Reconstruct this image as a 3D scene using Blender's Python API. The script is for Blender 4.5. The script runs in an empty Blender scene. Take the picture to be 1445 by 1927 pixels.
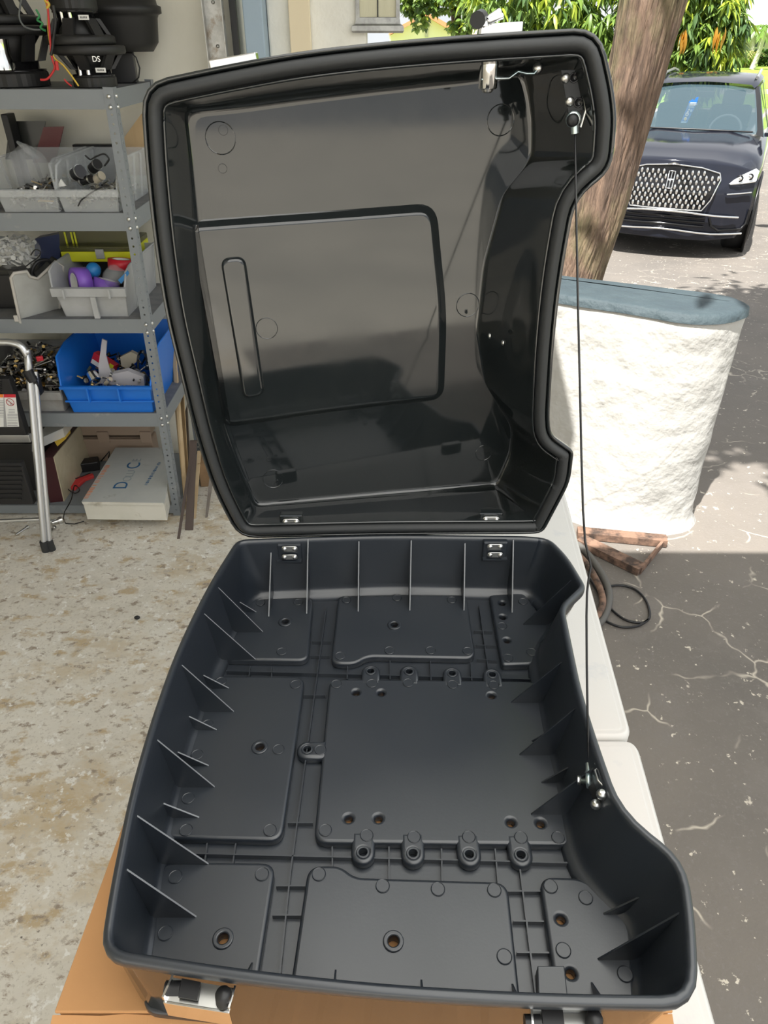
import bpy, bmesh, math, random
from mathutils import Vector, Matrix, noise as mnoise
PI = math.pi
random.seed(7)
SC = bpy.context.scene
COL = SC.collection

# ------------------------------------------------------------------ camera
IW, IH, FPX, PITCH, EYE = 1445.0, 1927.0, 1340.0, 0.5898, 1.65
cam_data = bpy.data.cameras.new('camera')
cam = bpy.data.objects.new('camera', cam_data)
COL.objects.link(cam)
cam.location = (0, 0, EYE)
cam.rotation_euler = (PI/2 - PITCH, 0, 0)
cam_data.sensor_fit = 'VERTICAL'
cam_data.sensor_height = 36.0
cam_data.lens = FPX/IH*36.0
cam_data.clip_end = 400
SC.camera = cam

# ------------------------------------------------------------------ sky, sun, exposure
world = bpy.data.worlds.new('sky')
SC.world = world
world.use_nodes = True
wn, wl = world.node_tree.nodes, world.node_tree.links
wn.clear()
w_out = wn.new('ShaderNodeOutputWorld'); w_bg = wn.new('ShaderNodeBackground')
w_sky = wn.new('ShaderNodeTexSky'); w_sky.sky_type = 'NISHITA'; w_sky.sun_disc = False
w_sky.sun_elevation = math.radians(62); w_sky.sun_rotation = math.radians(215); w_sky.dust_density = 1.5
w_mix = wn.new('ShaderNodeMixRGB'); w_mix.inputs[0].default_value = 0.85
w_tc = wn.new('ShaderNodeTexCoord'); w_no = wn.new('ShaderNodeTexNoise'); w_no.inputs['Scale'].default_value = 2.2
w_no.inputs['Detail'].default_value = 6
w_ramp = wn.new('ShaderNodeValToRGB')
w_ramp.color_ramp.elements[0].position = 0.40; w_ramp.color_ramp.elements[0].color = (6.6, 7.0, 7.4, 1)
w_ramp.color_ramp.elements[1].position = 0.62; w_ramp.color_ramp.elements[1].color = (9.6, 9.5, 9.3, 1)
wl.new(w_tc.outputs['Generated'], w_no.inputs['Vector']); wl.new(w_no.outputs['Fac'], w_ramp.inputs[0])
wl.new(w_sky.outputs[0], w_mix.inputs[1]); wl.new(w_ramp.outputs[0], w_mix.inputs[2])
wl.new(w_mix.outputs[0], w_bg.inputs[0]); wl.new(w_bg.outputs[0], w_out.inputs[0])
w_bg.inputs['Strength'].default_value = 0.085

SUN_EL, SUN_AZ = math.radians(63), (-0.60, -0.80)          # horizontal direction the sun stands in
sun_data = bpy.data.lights.new('sun', 'SUN')
sun_data.energy = 6.6; sun_data.angle = math.radians(0.6); sun_data.color = (1.0, 0.975, 0.935)
sun = bpy.data.objects.new('sun', sun_data); COL.objects.link(sun)
sun.location = (-4, -5, 12)
sd = Vector((SUN_AZ[0]*math.cos(SUN_EL), SUN_AZ[1]*math.cos(SUN_EL), math.sin(SUN_EL)))
sun.rotation_euler = sd.to_track_quat('Z', 'Y').to_euler()

SC.view_settings.view_transform = 'Standard'
SC.view_settings.look = 'None'
SC.view_settings.gamma = 1.0
SC.view_settings.use_curve_mapping = False
SC.view_settings.exposure = 0.76

# ------------------------------------------------------------------ pixel -> point on a real plane
CR = Vector((1, 0, 0)); CD = Vector((0, math.cos(PITCH), -math.sin(PITCH))); CU = CR.cross(CD)
CO = Vector((0, 0, EYE))
def ray(x, y): return (x-IW/2)/FPX*CR - (y-IH/2)/FPX*CU + CD
def on_plane(x, y, p, n):
    r = ray(x, y); return CO + r*((p-CO).dot(n)/r.dot(n))
def at_z(x, y, Z): return on_plane(x, y, Vector((0, 0, Z)), Vector((0, 0, 1)))
def at_y(x, y, Y): return on_plane(x, y, Vector((0, Y, 0)), Vector((0, 1, 0)))
def at_x(x, y, X): return on_plane(x, y, Vector((X, 0, 0)), Vector((1, 0, 0)))

# ------------------------------------------------------------------ mesh helpers
WO = {}                                                    # world position of each object's origin
def link_mesh(me, name, mat, parent=None, loc=None):
    o = bpy.data.objects.new(name, me); COL.objects.link(o)
    if mat is not None:
        for m in (mat if isinstance(mat, (list, tuple)) else [mat]): me.materials.append(m)
    return o
class MB:
    def __init__(self): self.v = []; self.f = []; self.mi = []; self.m = 0; self.sm = []; self.smooth = False
    def add(self, vs, fs, smooth=None):
        b = len(self.v); self.v += [Vector(p) for p in vs]
        for q in fs:
            self.f.append([b+i for i in q]); self.mi.append(self.m); self.sm.append(self.smooth if smooth is None else smooth)
        return self
    def box(self, c, s, R=None, taper=1.0):
        hx, hy, hz = s[0]/2, s[1]/2, s[2]/2
        P = [Vector((sx*hx*(taper if sz > 0 else 1), sy*hy*(taper if sz > 0 else 1), sz*hz)) for sz in (-1, 1) for sy in (-1, 1) for sx in (-1, 1)]
        if R is not None: P = [R @ p for p in P]
        c = Vector(c)
        return self.add([c+p for p in P], [(0,2,3,1),(4,5,7,6),(0,1,5,4),(1,3,7,5),(3,2,6,7),(2,0,4,6)], False)
    def hexa(self, lo, hi):                                # two quads, bottom and top, both counter-clockwise from above
        return self.add(list(lo)+list(hi), [(3,2,1,0),(4,5,6,7),(0,1,5,4),(1,2,6,5),(2,3,7,6),(3,0,4,7)], False)
    def prism(self, poly, d):                              # polygon of 3D points pushed along vector d
        n = len(poly); d = Vector(d); P = [Vector(p) for p in poly]
        return self.add(P+[p+d for p in P], [tuple(range(n-1, -1, -1)), tuple(range(n, 2*n))]+[(i, (i+1) % n, n+(i+1) % n, n+i) for i in range(n)], False)
    def loft(self, rings, closed=True, cap0=False, cap1=False, smooth=True):
        n = len(rings[0]); vs = [p for r in rings for p in r]; fs = []
        for k in range(len(rings)-1):
            for i in range(n if closed else n-1):
                j = (i+1) % n; fs.append((k*n+i, k*n+j, (k+1)*n+j, (k+1)*n+i))
        self.add(vs, fs, smooth)
        if cap0: self.add(rings[0], [tuple(range(n-1, -1, -1))], False)
        if cap1: self.add(rings[-1], [tuple(range(n))], False)
        return self
    def cyl(self, p0, p1, r0, r1=None, n=16, cap=True):
        p0, p1 = Vector(p0), Vector(p1); r1 = r0 if r1 is None else r1
        q = (p1-p0).to_track_quat('Z', 'Y').to_matrix()
        ring = lambda p, r: [p+q @ Vector((r*math.cos(2*PI*i/n), r*math.sin(2*PI*i/n), 0)) for i in range(n)]
        return self.loft([ring(p0, r0), ring(p1, r1)], True, cap, cap, True)
    def lathe(self, c, prof, axis=(0, 0, 1), n=24, cap=True):  # prof = [(r, h)...] along axis
        c = Vector(c); q = Vector(axis).to_track_quat('Z', 'Y').to_matrix()
        R = [[c+q @ Vector((r*math.cos(2*PI*i/n), r*math.sin(2*PI*i/n), h)) for i in range(n)] for r, h in prof]
        return self.loft(R, True, cap and prof[0][0] > 1e-6, cap and prof[-1][0] > 1e-6, True)
    def tube(self, path, r, n=8, closed=False, cap=True, flat=1.0):
        P = [Vector(p) for p in path]; N = len(P); rings = []; up = None
        for i, p in enumerate(P):
            a = P[(i-1) % N] if (closed or i > 0) else p; b = P[(i+1) % N] if (closed or i < N-1) else p
            t = (b-a).normalized()
            if up is None:
                up = Vector((0, 0, 1)) if abs(t.z) < .9 else Vector((0, 1, 0))
            s = t.cross(up).normalized(); up = s.cross(t).normalized()
            rr = r[i] if isinstance(r, (list, tuple)) else r
            rings.append([p+s*(rr*math.cos(2*PI*k/n))+up*(rr*flat*math.sin(2*PI*k/n)) for k in range(n)])
        if closed: rings.append(rings[0])
        return self.loft(rings, True, cap and not closed, cap and not closed, True)
    def ball(self, c, r, n=10, m=6, sc=(1, 1, 1)):
        c = Vector(c); R = []
        for k in range(1, m):
            a = PI*k/m
            R.append([c+Vector((sc[0]*r*math.sin(a)*math.cos(2*PI*i/n), sc[1]*r*math.sin(a)*math.sin(2*PI*i/n), -sc[2]*r*math.cos(a))) for i in range(n)])
        self.loft(R, True)
        lo, hi = c-Vector((0, 0, sc[2]*r)), c+Vector((0, 0, sc[2]*r))
        self.add(R[0]+[lo], [((i+1) % n, i, n) for i in range(n)], True)
        self.add(R[-1]+[hi], [(i, (i+1) % n, n) for i in range(n)], True)
        return self
    def build(self, name, mat, parent=None, kind=None, bevel=0, loc=None):
        if parent is not None: off = WO[parent]
        elif loc is not None: off = Vector(loc)
        else:
            xs = [p.x for p in self.v]; ys = [p.y for p in self.v]; zs = [p.z for p in self.v]
            off = Vector(((min(xs)+max(xs))/2, (min(ys)+max(ys))/2, min(zs)))
        me = bpy.data.meshes.new(name)
        me.from_pydata([p-off for p in self.v], [], self.f)
        me.polygons.foreach_set('use_smooth', self.sm)
        if any(self.mi): me.polygons.foreach_set('material_index', self.mi)
        me.update()
        o = link_mesh(me, name, mat)
        if parent is not None: o.parent = parent; WO[o] = off
        else: o.location = off; WO[o] = off
        if bevel:
            m = o.modifiers.new('bevel', 'BEVEL'); m.width = bevel; m.segments = 2; m.limit_method = 'ANGLE'; m.angle_limit = math.radians(40)
        if kind: o['kind'] = kind
        return o
def finish(o):                                             # weld and make the normals point outwards
    bm = bmesh.new(); bm.from_mesh(o.data); bmesh.ops.remove_doubles(bm, verts=bm.verts, dist=1e-6)
    bmesh.ops.recalc_face_normals(bm, faces=bm.faces); bm.to_mesh(o.data); bm.free(); return o
def thing(name, label, cat, loc, group=None):
    o = bpy.data.objects.new(name, None); COL.objects.link(o); o.location = loc; o.empty_display_size = .05
    WO[o] = Vector(loc); return tag(o, label, cat, group)
def tag(o, label, cat, group=None):
    o['label'] = label; o['category'] = cat
    if group: o['group'] = group
    return o
def struct(o): o['kind'] = 'structure'; return o
def inst(me, name, parent, pos, rot=None, scale=None):     # one more object on a shared mesh, placed in world space
    o = bpy.data.objects.new(name, me); COL.objects.link(o); o.parent = parent; o.location = Vector(pos)-WO[parent]
    if rot is not None: o.rotation_euler = rot
    if scale is not None: o.scale = scale
    WO[o] = Vector(pos); return o
def mesh_only(mb, name, mat):                              # mesh data for inst()
    me = bpy.data.meshes.new(name); me.from_pydata(mb.v, [], mb.f); me.polygons.foreach_set('use_smooth', mb.sm)
    if any(mb.mi): me.polygons.foreach_set('material_index', mb.mi)
    me.update()
    for m in (mat if isinstance(mat, (list, tuple)) else [mat]): me.materials.append(m)
    return me
def plate(name, loops, z0, z1, bev, mat, parent, M=None, n=1):  # flat plate with holes and rounded edges; loops are 2D, M puts it in the world
    cu = bpy.data.curves.new('outline', 'CURVE'); cu.dimensions = '2D'; cu.fill_mode = 'BOTH'
    cu.extrude = max((z1-z0)/2-bev, 1e-5); cu.bevel_depth = bev; cu.bevel_resolution = n; cu.offset = -bev
    for L in loops:
        s = cu.splines.new('POLY'); s.points.add(len(L)-1); s.use_cyclic_u = True
        for p, q in zip(s.points, L): p.co = (q[0], q[1], 0, 1)
    tmp = bpy.data.objects.new('outline', cu); me = bpy.data.meshes.new_from_object(tmp)
    bpy.data.objects.remove(tmp); bpy.data.curves.remove(cu)
    M = Matrix.Identity(4) if M is None else M
    me.transform(Matrix.Translation(-WO[parent]) @ M @ Matrix.Translation((0, 0, (z0+z1)/2)))
    me.materials.clear()
    o = link_mesh(me, name, mat); o.parent = parent; WO[o] = WO[parent]; return o
def letters(txt, size, name, mat, parent, M, th=.0004, align='CENTER'):
    cu = bpy.data.curves.new('letters', 'FONT'); cu.body = txt; cu.size = size; cu.extrude = th; cu.align_x = align; cu.align_y = 'CENTER'
    tmp = bpy.data.objects.new('letters', cu); me = bpy.data.meshes.new_from_object(tmp)
    bpy.data.objects.remove(tmp); bpy.data.curves.remove(cu)
    me.transform(Matrix.Translation(-WO[parent]) @ M); me.materials.clear()
    o = link_mesh(me, name, mat); o.parent = parent; WO[o] = WO[parent]; return o
def frame(o, x, y):                                        # 4x4 from an origin and two directions
    x = Vector(x).normalized(); z = x.cross(Vector(y)).normalized(); y = z.cross(x)
    return Matrix.Translation(o) @ Matrix((x, y, z)).transposed().to_4x4()
def circle(c, r, n=20): return [(c[0]+r*math.cos(2*PI*i/n), c[1]+r*math.sin(2*PI*i/n)) for i in range(n)]
def rpoly(pts, r, n=4, m=3):                               # polygon with rounded corners, always n+1+m points per corner
    P = [Vector(p) for p in pts]; N = len(P); out = []
    rad = r if isinstance(r, (list, tuple)) else [r]*N
    arcs = []
    for i in range(N):
        a, b, c = P[i-1], P[i], P[(i+1) % N]
        t = min(rad[i], .46*(a-b).length, .46*(c-b).length)
        s, e = b+(a-b).normalized()*t, b+(c-b).normalized()*t
        arcs.append([s*(1-k/n)**2+b*(2*(k/n)*(1-k/n))+e*(k/n)**2 for k in range(n+1)])
    for i in range(N):
        out += arcs[i]; s, e = arcs[i][-1], arcs[(i+1) % N][0]
        out += [s.lerp(e, (k+1)/(m+1)) for k in range(m)]
    return out
def inset(ring, d):                                        # offset a closed 2D ring inwards (counter-clockwise or clockwise alike)
    N = len(ring); A = sum(ring[i-1].x*ring[i].y-ring[i].x*ring[i-1].y for i in range(N)); s = 1 if A > 0 else -1
    out = []
    for i in range(N):
        t = (ring[(i+1) % N]-ring[i-1]).normalized(); out.append(ring[i]+Vector((-t.y, t.x))*(s*d))
    return out
def rotz(a): return Matrix.Rotation(a, 3, 'Z')

# ------------------------------------------------------------------ materials
MAT = {}
def mat(name, col, rough=.5, metal=0.0, col2=None, nscale=8, lo=.4, hi=.6, bump=0, bscale=60, spec=.5, coat=0, bdist=.004, alpha=1, trans=0, ior=1.45,
        stretch=None, rough2=None, sss=0, detail=5, emit=None):
    m = bpy.data.materials.new(name); m.use_nodes = True; nt = m.node_tree; N, L = nt.nodes, nt.links
    b = N['Principled BSDF']
    b.inputs['Base Color'].default_value = (*col, 1); b.inputs['Roughness'].default_value = rough; b.inputs['Metallic'].default_value = metal
    b.inputs['Specular IOR Level'].default_value = spec; b.inputs['Coat Weight'].default_value = coat; b.inputs['Alpha'].default_value = alpha
    b.inputs['Transmission Weight'].default_value = trans; b.inputs['IOR'].default_value = ior; b.inputs['Coat Roughness'].default_value = .05
    if emit: b.inputs['Emission Color'].default_value = (*emit[0], 1); b.inputs['Emission Strength'].default_value = emit[1]
    tc = N.new('ShaderNodeTexCoord'); mp = N.new('ShaderNodeMapping'); L.new(tc.outputs['Object'], mp.inputs[0])
    if stretch: mp.inputs['Scale'].default_value = stretch
    if col2 is not None or rough2 is not None:
        no = N.new('ShaderNodeTexNoise'); no.inputs['Scale'].default_value = nscale; no.inputs['Detail'].default_value = detail; no.inputs['Roughness'].default_value = .62
        L.new(mp.outputs[0], no.inputs['Vector'])
        rp = N.new('ShaderNodeValToRGB'); rp.color_ramp.elements[0].position = lo; rp.color_ramp.elements[1].position = hi
        rp.color_ramp.elements[0].color = (*col, 1); rp.color_ramp.elements[1].color = (*(col2 or col), 1)
        L.new(no.outputs['Fac'], rp.inputs[0])
        if col2 is not None: L.new(rp.outputs[0], b.inputs['Base Color'])
        if rough2 is not None:
            mr = N.new('ShaderNodeMapRange'); mr.inputs[3].default_value = rough; mr.inputs[4].default_value = rough2
            mr.inputs[1].default_value = lo; mr.inputs[2].default_value = hi; L.new(no.outputs['Fac'], mr.inputs[0]); L.new(mr.outputs[0], b.inputs['Roughness'])
    if bump:
        n2 = N.new('ShaderNodeTexNoise'); n2.inputs['Scale'].default_value = bscale; n2.inputs['Detail'].default_value = 4; L.new(mp.outputs[0], n2.inputs['Vector'])
        bp = N.new('ShaderNodeBump'); bp.inputs['Strength'].default_value = bump; bp.inputs['Distance'].default_value = bdist
        L.new(n2.outputs['Fac'], bp.inputs['Height']); L.new(bp.outputs[0], b.inputs['Normal'])
    MAT[name] = m; return m
def layers(m, specs):                                      # further noise layers over the base colour: (scale, lo, hi, colour, kind, stretch)
    nt = m.node_tree; N, L = nt.nodes, nt.links; b = N['Principled BSDF']
    tc = N.new('ShaderNodeTexCoord')
    for sc, lo, hi, col, kind, st in specs:
        mp = N.new('ShaderNodeMapping'); L.new(tc.outputs['Object'], mp.inputs[0])
        if st: mp.inputs['Scale'].default_value = st
        if kind == 'crack':
            pn = N.new('ShaderNodeTexNoise'); pn.inputs['Scale'].default_value = sc*2.5; L.new(mp.outputs[0], pn.inputs['Vector'])
            mx = N.new('ShaderNodeVectorMath'); mx.operation = 'MULTIPLY_ADD'; mx.inputs[1].default_value = (.35/sc,)*3
            L.new(pn.outputs['Color'], mx.inputs[0]); L.new(mp.outputs[0], mx.inputs[2])
            t = N.new('ShaderNodeTexVoronoi'); t.feature = 'DISTANCE_TO_EDGE'; t.inputs['Scale'].default_value = sc; L.new(mx.outputs[0], t.inputs['Vector'])
            f0 = t.outputs['Distance']
        else:
            t = N.new('ShaderNodeTexNoise'); t.inputs['Scale'].default_value = sc; t.inputs['Detail'].default_value = 6; t.inputs['Roughness'].default_value = .65
            L.new(mp.outputs[0], t.inputs['Vector']); f0 = t.outputs['Fac']
        rg = N.new('ShaderNodeMapRange'); rg.inputs[1].default_value = lo; rg.inputs[2].default_value = hi; L.new(f0, rg.inputs[0]); rg.clamp = True
        if kind == 'crack':
            rg.inputs[3].default_value = 1; rg.inputs[4].default_value = 0
            g = N.new('ShaderNodeTexNoise'); g.inputs['Scale'].default_value = sc*1.3; g.inputs['Detail'].default_value = 3; L.new(mp.outputs[0], g.inputs['Vector'])
            gr = N.new('ShaderNodeMapRange'); gr.inputs[1].default_value = .52; gr.inputs[2].default_value = .62; L.new(g.outputs['Fac'], gr.inputs[0])
            mu = N.new('ShaderNodeMath'); mu.operation = 'MULTIPLY'; L.new(rg.outputs[0], mu.inputs[0]); L.new(gr.outputs[0], mu.inputs[1]); fac = mu.outputs[0]
        else: fac = rg.outputs[0]
        mi = N.new('ShaderNodeMixRGB'); L.new(fac, mi.inputs[0]); mi.inputs[2].default_value = (*col, 1)
        if b.inputs['Base Color'].links: L.new(b.inputs['Base Color'].links[0].from_socket, mi.inputs[1])
        else: mi.inputs[1].default_value = b.inputs['Base Color'].default_value
        L.new(mi.outputs[0], b.inputs['Base Color'])
    return m
mat('base_plastic', (.016, .0205, .028), .29, col2=(.020, .0245, .031), nscale=5, detail=2, lo=.3, hi=.7, rough2=.38, spec=1.0, bump=.018, bscale=420)
mat('lid_plastic', (.013, .016, .017), .045, col2=(.017, .020, .020), nscale=9, spec=1.0, rough2=.11, lo=.35, hi=.75)
mat('rubber', (.024, .026, .027), .55, bump=.05, bscale=500)
mat('steel', (.72, .72, .70), .28, 1.0)
mat('chrome', (.85, .85, .84), .10, 1.0)
mat('zinc', (.62, .68, .68), .30, .9, col2=(.45, .58, .60), nscale=40)
mat('black_metal', (.018, .019, .02), .38, .3)
mat('black_plastic', (.014, .014, .015), .40)
mat('gloss_black', (.010, .010, .011), .12)
mat('cable_black', (.010, .010, .011), .35)
mat('cardboard', (.54, .285, .12), .85, col2=(.50, .262, .11), nscale=4, bump=.12, bscale=60)
mat('cardboard_inside', (.36, .21, .11), .9, col2=(.30, .17, .085), nscale=30, stretch=(8, 1, 1))
layers(mat('table_white', (.62, .61, .585), .42, bump=.05, bscale=300), [(9, .60, .72, (.52, .53, .54), 'n', None), (45, .70, .74, (.38, .36, .34), 'n', None)])
layers(mat('concrete', (.65, .61, .53), .72, col2=(.75, .72, .65), nscale=3, bump=.25, bscale=40, lo=.35, hi=.65),
       [(1.5, .50, .66, (.55, .43, .26), 'n', (1, 1.7, 1)), (11, .50, .58, (.72, .68, .60), 'n', (1, 1.6, 1)), (9, .55, .63, (.53, .42, .27), 'n', (1, 1.6, 1)), (26, .57, .64, (.34, .28, .22), 'n', (1, 1.5, 1)), (17, .60, .65, (.80, .78, .73), 'n', None), (45, .58, .66, (.52, .47, .40), 'n', None), (110, .56, .66, (.56, .52, .45), 'n', None), (38, .60, .66, (.84, .82, .77), 'n', None), (60, .68, .73, (.16, .14, .12), 'n', None)])
layers(mat('asphalt', (.195, .172, .147), .85, col2=(.145, .131, .116), nscale=1.1, bump=.5, bscale=120, lo=.35, hi=.7),
       [(5, .52, .7, (.19, .17, .15), 'n', None), (90, .55, .75, (.21, .19, .17), 'n', None), (3.6, .0, .020, (.56, .50, .41), 'crack', None), (34, .64, .665, (.62, .56, .46), 'n', None), (9, .655, .685, (.58, .52, .43), 'n', None)])
# ================================================================== structure
def slab(name, poly, z0, z1, m):
    mb = MB(); mb.prism([(x, y, z0) for x, y in poly], (0, 0, z1-z0)); return struct(mb.build(name, MAT[m]))
layers(mat('wall_paint', (.74, .72, .62), .8, col2=(.80, .78, .68), nscale=2.5, bump=.25, bscale=18), [(6, .60, .75, (.64, .60, .50), 'n', (1, 1, .4))])
mat('stucco', (.84, .83, .76), .85, bump=.9, bscale=14, bdist=.012, col2=(.78, .77, .70), nscale=5)
mat('blue_paint', (.33, .42, .50), .6, bump=.15, bscale=60)
mat('cream_paint', (.76, .66, .47), .6, bump=.1, bscale=30)
layers(mat('galvanised', (.52, .52, .50), .45, .6, col2=(.40, .40, .38), nscale=30), [(14, .55, .65, (.30, .26, .21), 'n', None)])
mat('ceiling_paint', (.62, .61, .58), .9)
slab('floor', [(-5, -5), (.45, -5), (.45, 2.98), (-.5, 2.98), (-5, 2.98)], -.12, 0, 'concrete')
# driveway: level by the garage, then falling away towards the street
dw = MB(); NX, NY = 20, 40
def ground_z(y): return 0 if y < 2.7 else (-.35*(y-2.7)/5.5 if y < 8.2 else -.35-.12*min(1, (y-8.2)/30))
ys = [-3.5, -1.5, 0, 2.7, 4, 5.5, 7, 8.2, 11, 16, 19]
xs = [.45, 1, 2, 4, 7, 12]
dw.add([(x, y, ground_z(y)-.002) for y in ys for x in xs], [(j*6+i, j*6+i+1, (j+1)*6+i+1, (j+1)*6+i) for j in range(len(ys)-1) for i in range(5)], False)
dw.add([(-.5, 2.98, -.004), (.45, 2.98, ground_z(2.98)-.002), (.45, 8.2, -.352), (-9, 8.2, -.352), (-9, 2.98, -.004)], [(0, 1, 2, 3, 4)], False)
dw.add([(-9, 8.2, -.352), (.45, 8.2, -.352), (.45, 19, ground_z(19)-.002), (-9, 19, ground_z(19)-.002)], [(0, 1, 2, 3)], False)
struct(dw.build('ground', MAT['asphalt']))
mat('pale_concrete', (.56, .52, .44), .85, col2=(.46, .43, .37), nscale=.6)
YW = 2.93                                                  # the wall behind the shelving
mb = MB(); mb.box((-2.75, YW+.09, 1.2), (4.5, .18, 2.7)); struct(mb.build('wall_back', MAT['wall_paint']))
mb = MB(); mb.box((-5.0, -1, 1.2), (.15, 8, 2.7)); struct(mb.build('wall_left', MAT['wall_paint']))
mb = MB(); mb.prism([(-5, -4, 2.5), (-.42, -4, 2.5), (-.42, 1.55, 2.5), (.05, 1.55, 2.5), (.05, YW+.3, 2.5), (-5, YW+.3, 2.5)], (0, 0, .14)); struct(mb.build('ceiling', MAT['ceiling_paint']))  # eave towards the stucco wall is added, unseen, to keep sun off it
# added unseen white sunshade: keeps sun off the trunk, passes soft light down
m_ = mat('awning_canvas', (.80, .80, .78), .8); nt_ = m_.node_tree; tl_ = nt_.nodes.new('ShaderNodeBsdfTranslucent'); mx_ = nt_.nodes.new('ShaderNodeMixShader')
tl_.inputs[0].default_value = (.88, .88, .86, 1); mx_.inputs[0].default_value = .85
nt_.links.new(nt_.nodes['Principled BSDF'].outputs[0], mx_.inputs[1]); nt_.links.new(tl_.outputs[0], mx_.inputs[2]); nt_.links.new(mx_.outputs[0], nt_.nodes['Material Output'].inputs[0])
mb = MB(); mb.add([(-.42, -3.2, 2.45), (1.7, -3.2, 2.40), (1.7, 1.2, 2.40), (-.42, 1.2, 2.45)], [(0, 1, 2, 3)], False); struct(mb.build('ceiling', MAT['awning_canvas']))

# ================================================================== the motorcycle luggage trunk
ZR = 1.068; ZF = ZR-.0902; ZL = ZF-.0095; ZB = ZF-.0120     # rim, raised floor, channel floor, underside
BP, LP = MAT['base_plastic'], MAT['lid_plastic']
trunk = thing('motorcycle_trunk', 'open black plastic motorcycle luggage trunk with upright hinged lid on the cardboard box', 'luggage trunk', (0.02, .50, ZB))
def z2(pts, Z): return [at_z(x, y, Z).to_2d() for x, y in pts]
RIM = [(445,1013),(387,1104),(326,1229),(279,1362),(240,1497),(204,1674),(184,1801),(437,1841),(720,1872),(1040,1890),(1318,1893),(1311,1730),
       (1293,1618),(1172,1523),(1123.7,1386),(1095,1295),(1063,1143),(1105,1104),(1070,1046),(1035,1011),(990,1006.5),(720,1003)]
RRAD = [.016,.05,.05,.05,.05,.05,.020,.05,.05,.05,.026,.05,.034,.030,.05,.05,.014,.011,.03,.025,.02,.06]
FLO = [(472,1120),(440,1190),(405,1258),(365,1376),(333,1475),(300,1624),(262,1880),(480,1915),(720,1935),(1000,1945),(1206,1940),(1199,1800),
       (1190,1738),(1086,1640),(1050,1450),(1030,1380),(1005,1230),(1040,1180),(1025,1140),(1000,1117),(955,1113),(740,1109)]
rim = rpoly(z2(RIM, ZR), RRAD)
flo = rpoly(z2(FLO, ZF), [.03]*22)
def rz(r, z): return [Vector((p.x, p.y, z)) for p in r]
def mixr(a, b, t): return [p.lerp(q, t) for p, q in zip(a, b)]
inn = inset(rim, .0085)
rings = [rz(inset(flo, -.004), ZB), rz(mixr(inset(rim, .010), inset(flo, -.008), .88), ZB+.010), rz(inset(rim, .006), ZR-.020), rz(inset(rim, .0045), ZR-.0135), rz(inset(rim, .0008), ZR-.0125),
         rz(rim, ZR-.009), rz(rim, ZR-.004), rz(inset(rim, .0012), ZR-.0012), rz(inset(rim, .004), ZR), rz(inset(rim, .0065), ZR-.0008), rz(inset(rim, .0080), ZR-.003), rz(inn, ZR-.007)]
wd = ZR-.007-ZF
for t in (.3, .6, .84): rings.append(rz(mixr(inn, flo, t), ZR-.007-wd*t))
rings += [rz(mixr(inn, flo, .96), ZF+.006), rz(inset(flo, .003), ZF+.0018), rz(inset(flo, .009), ZF), rz(inset(flo, .010), ZL-.001)]
mb = MB(); mb.m = 1; mb.loft(rings[:4]); mb.m = 0; mb.loft(rings[3:]); base = mb.build('base', [BP, LP], trunk); finish(base)
def fl(x, y): return at_z(x, y, ZF).to_2d()
HOLES_BIG = [(537,1172),(742,1178),(489,1408),(420,1768),(740,1773)]
HOLES = [(945,1136),(946,1162),(954,1206),(670,1304),(717,1305),(925,1310),(656,1541),(712,1541),(961,1548),(1017,1550),(1055,1730),(1074,1832)]
BOSS = [(697.5,1264,1),(769.6,1265,1),(850.7,1268,1),(926,1270.5,1),(683,1605,-1),(777,1607,-1),(883,1609,-1),(980,1610,-1)]
holes = [circle(fl(*h), .0052) for h in HOLES_BIG]+[circle(fl(*h), .0040) for h in HOLES]
bh = [circle(fl(x, y), .0040) for x, y, s in BOSS]+[circle(fl(578,1411), .0040)]
plate('channel_floor', [[tuple(p) for p in inset(flo, .006)]]+[circle((c[0][0]-.0001-0*1, c[0][1]), .0001, 3) for c in []]+
      [circle(fl(*h), .0056) for h in HOLES_BIG]+[circle(fl(*h), .0044) for h in HOLES], ZB+.002, ZL, .0004, BP, base)
PADS = [[(470,1128),(590,1124),(580,1244),(417,1242)],
        [(636,1122),(878,1120),(895,1240),(692,1236),(668,1250),(622,1250)],
        [(921,1120),(985,1116),(1035,1180),(1010,1235),(1002,1251),(944,1252)],
        [(402,1272),(574,1274),(530,1583),(305,1577)],
        [(620,1278),(1010,1282),(1044,1420),(1082,1591),(590,1586)],
        [(303,1622),(519,1624),(486,1840),(470,1925),(266,1905)],
        [(580,1629),(640,1629),(668,1651),(955,1660),(985,1938),(536,1925)],
        [(1014,1650),(1100,1652),(1186,1735),(1198,1930),(1056,1935)]]
def inside(p, poly):
    c = False
    for i in range(len(poly)):
        a, b = poly[i-1], poly[i]
        if (a[1] > p[1]) != (b[1] > p[1]) and p[0] < (b[0]-a[0])*(p[1]-a[1])/(b[1]-a[1])+a[0]: c = not c
    return c
for P in PADS:
    hs = [circle(fl(*h), .0052) for h in HOLES_BIG if inside(h, P)]+[circle(fl(*h), .0040) for h in HOLES if inside(h, P)]
    plate('floor_pad', [[tuple(p) for p in rpoly([fl(*q) for q in P], .014 if P[0] != (921,1120) else .006, 6, 1)]]+hs, ZL-.001, ZF+.0012, .0034, BP, base, n=3)
for h in HOLES_BIG:                                        # raised collars round the mounting holes
    c = fl(*h); plate('hole_collar', [circle(c, .0094, 28), circle(c, .0050, 24)], ZF, ZF+.0030, .0012, BP, base, n=2)
    plate('hole_collar', [circle(c, .0074, 28), circle(c, .0048, 24)], ZF, ZF+.0022, .0004, MAT['black_plastic'], base)
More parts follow.
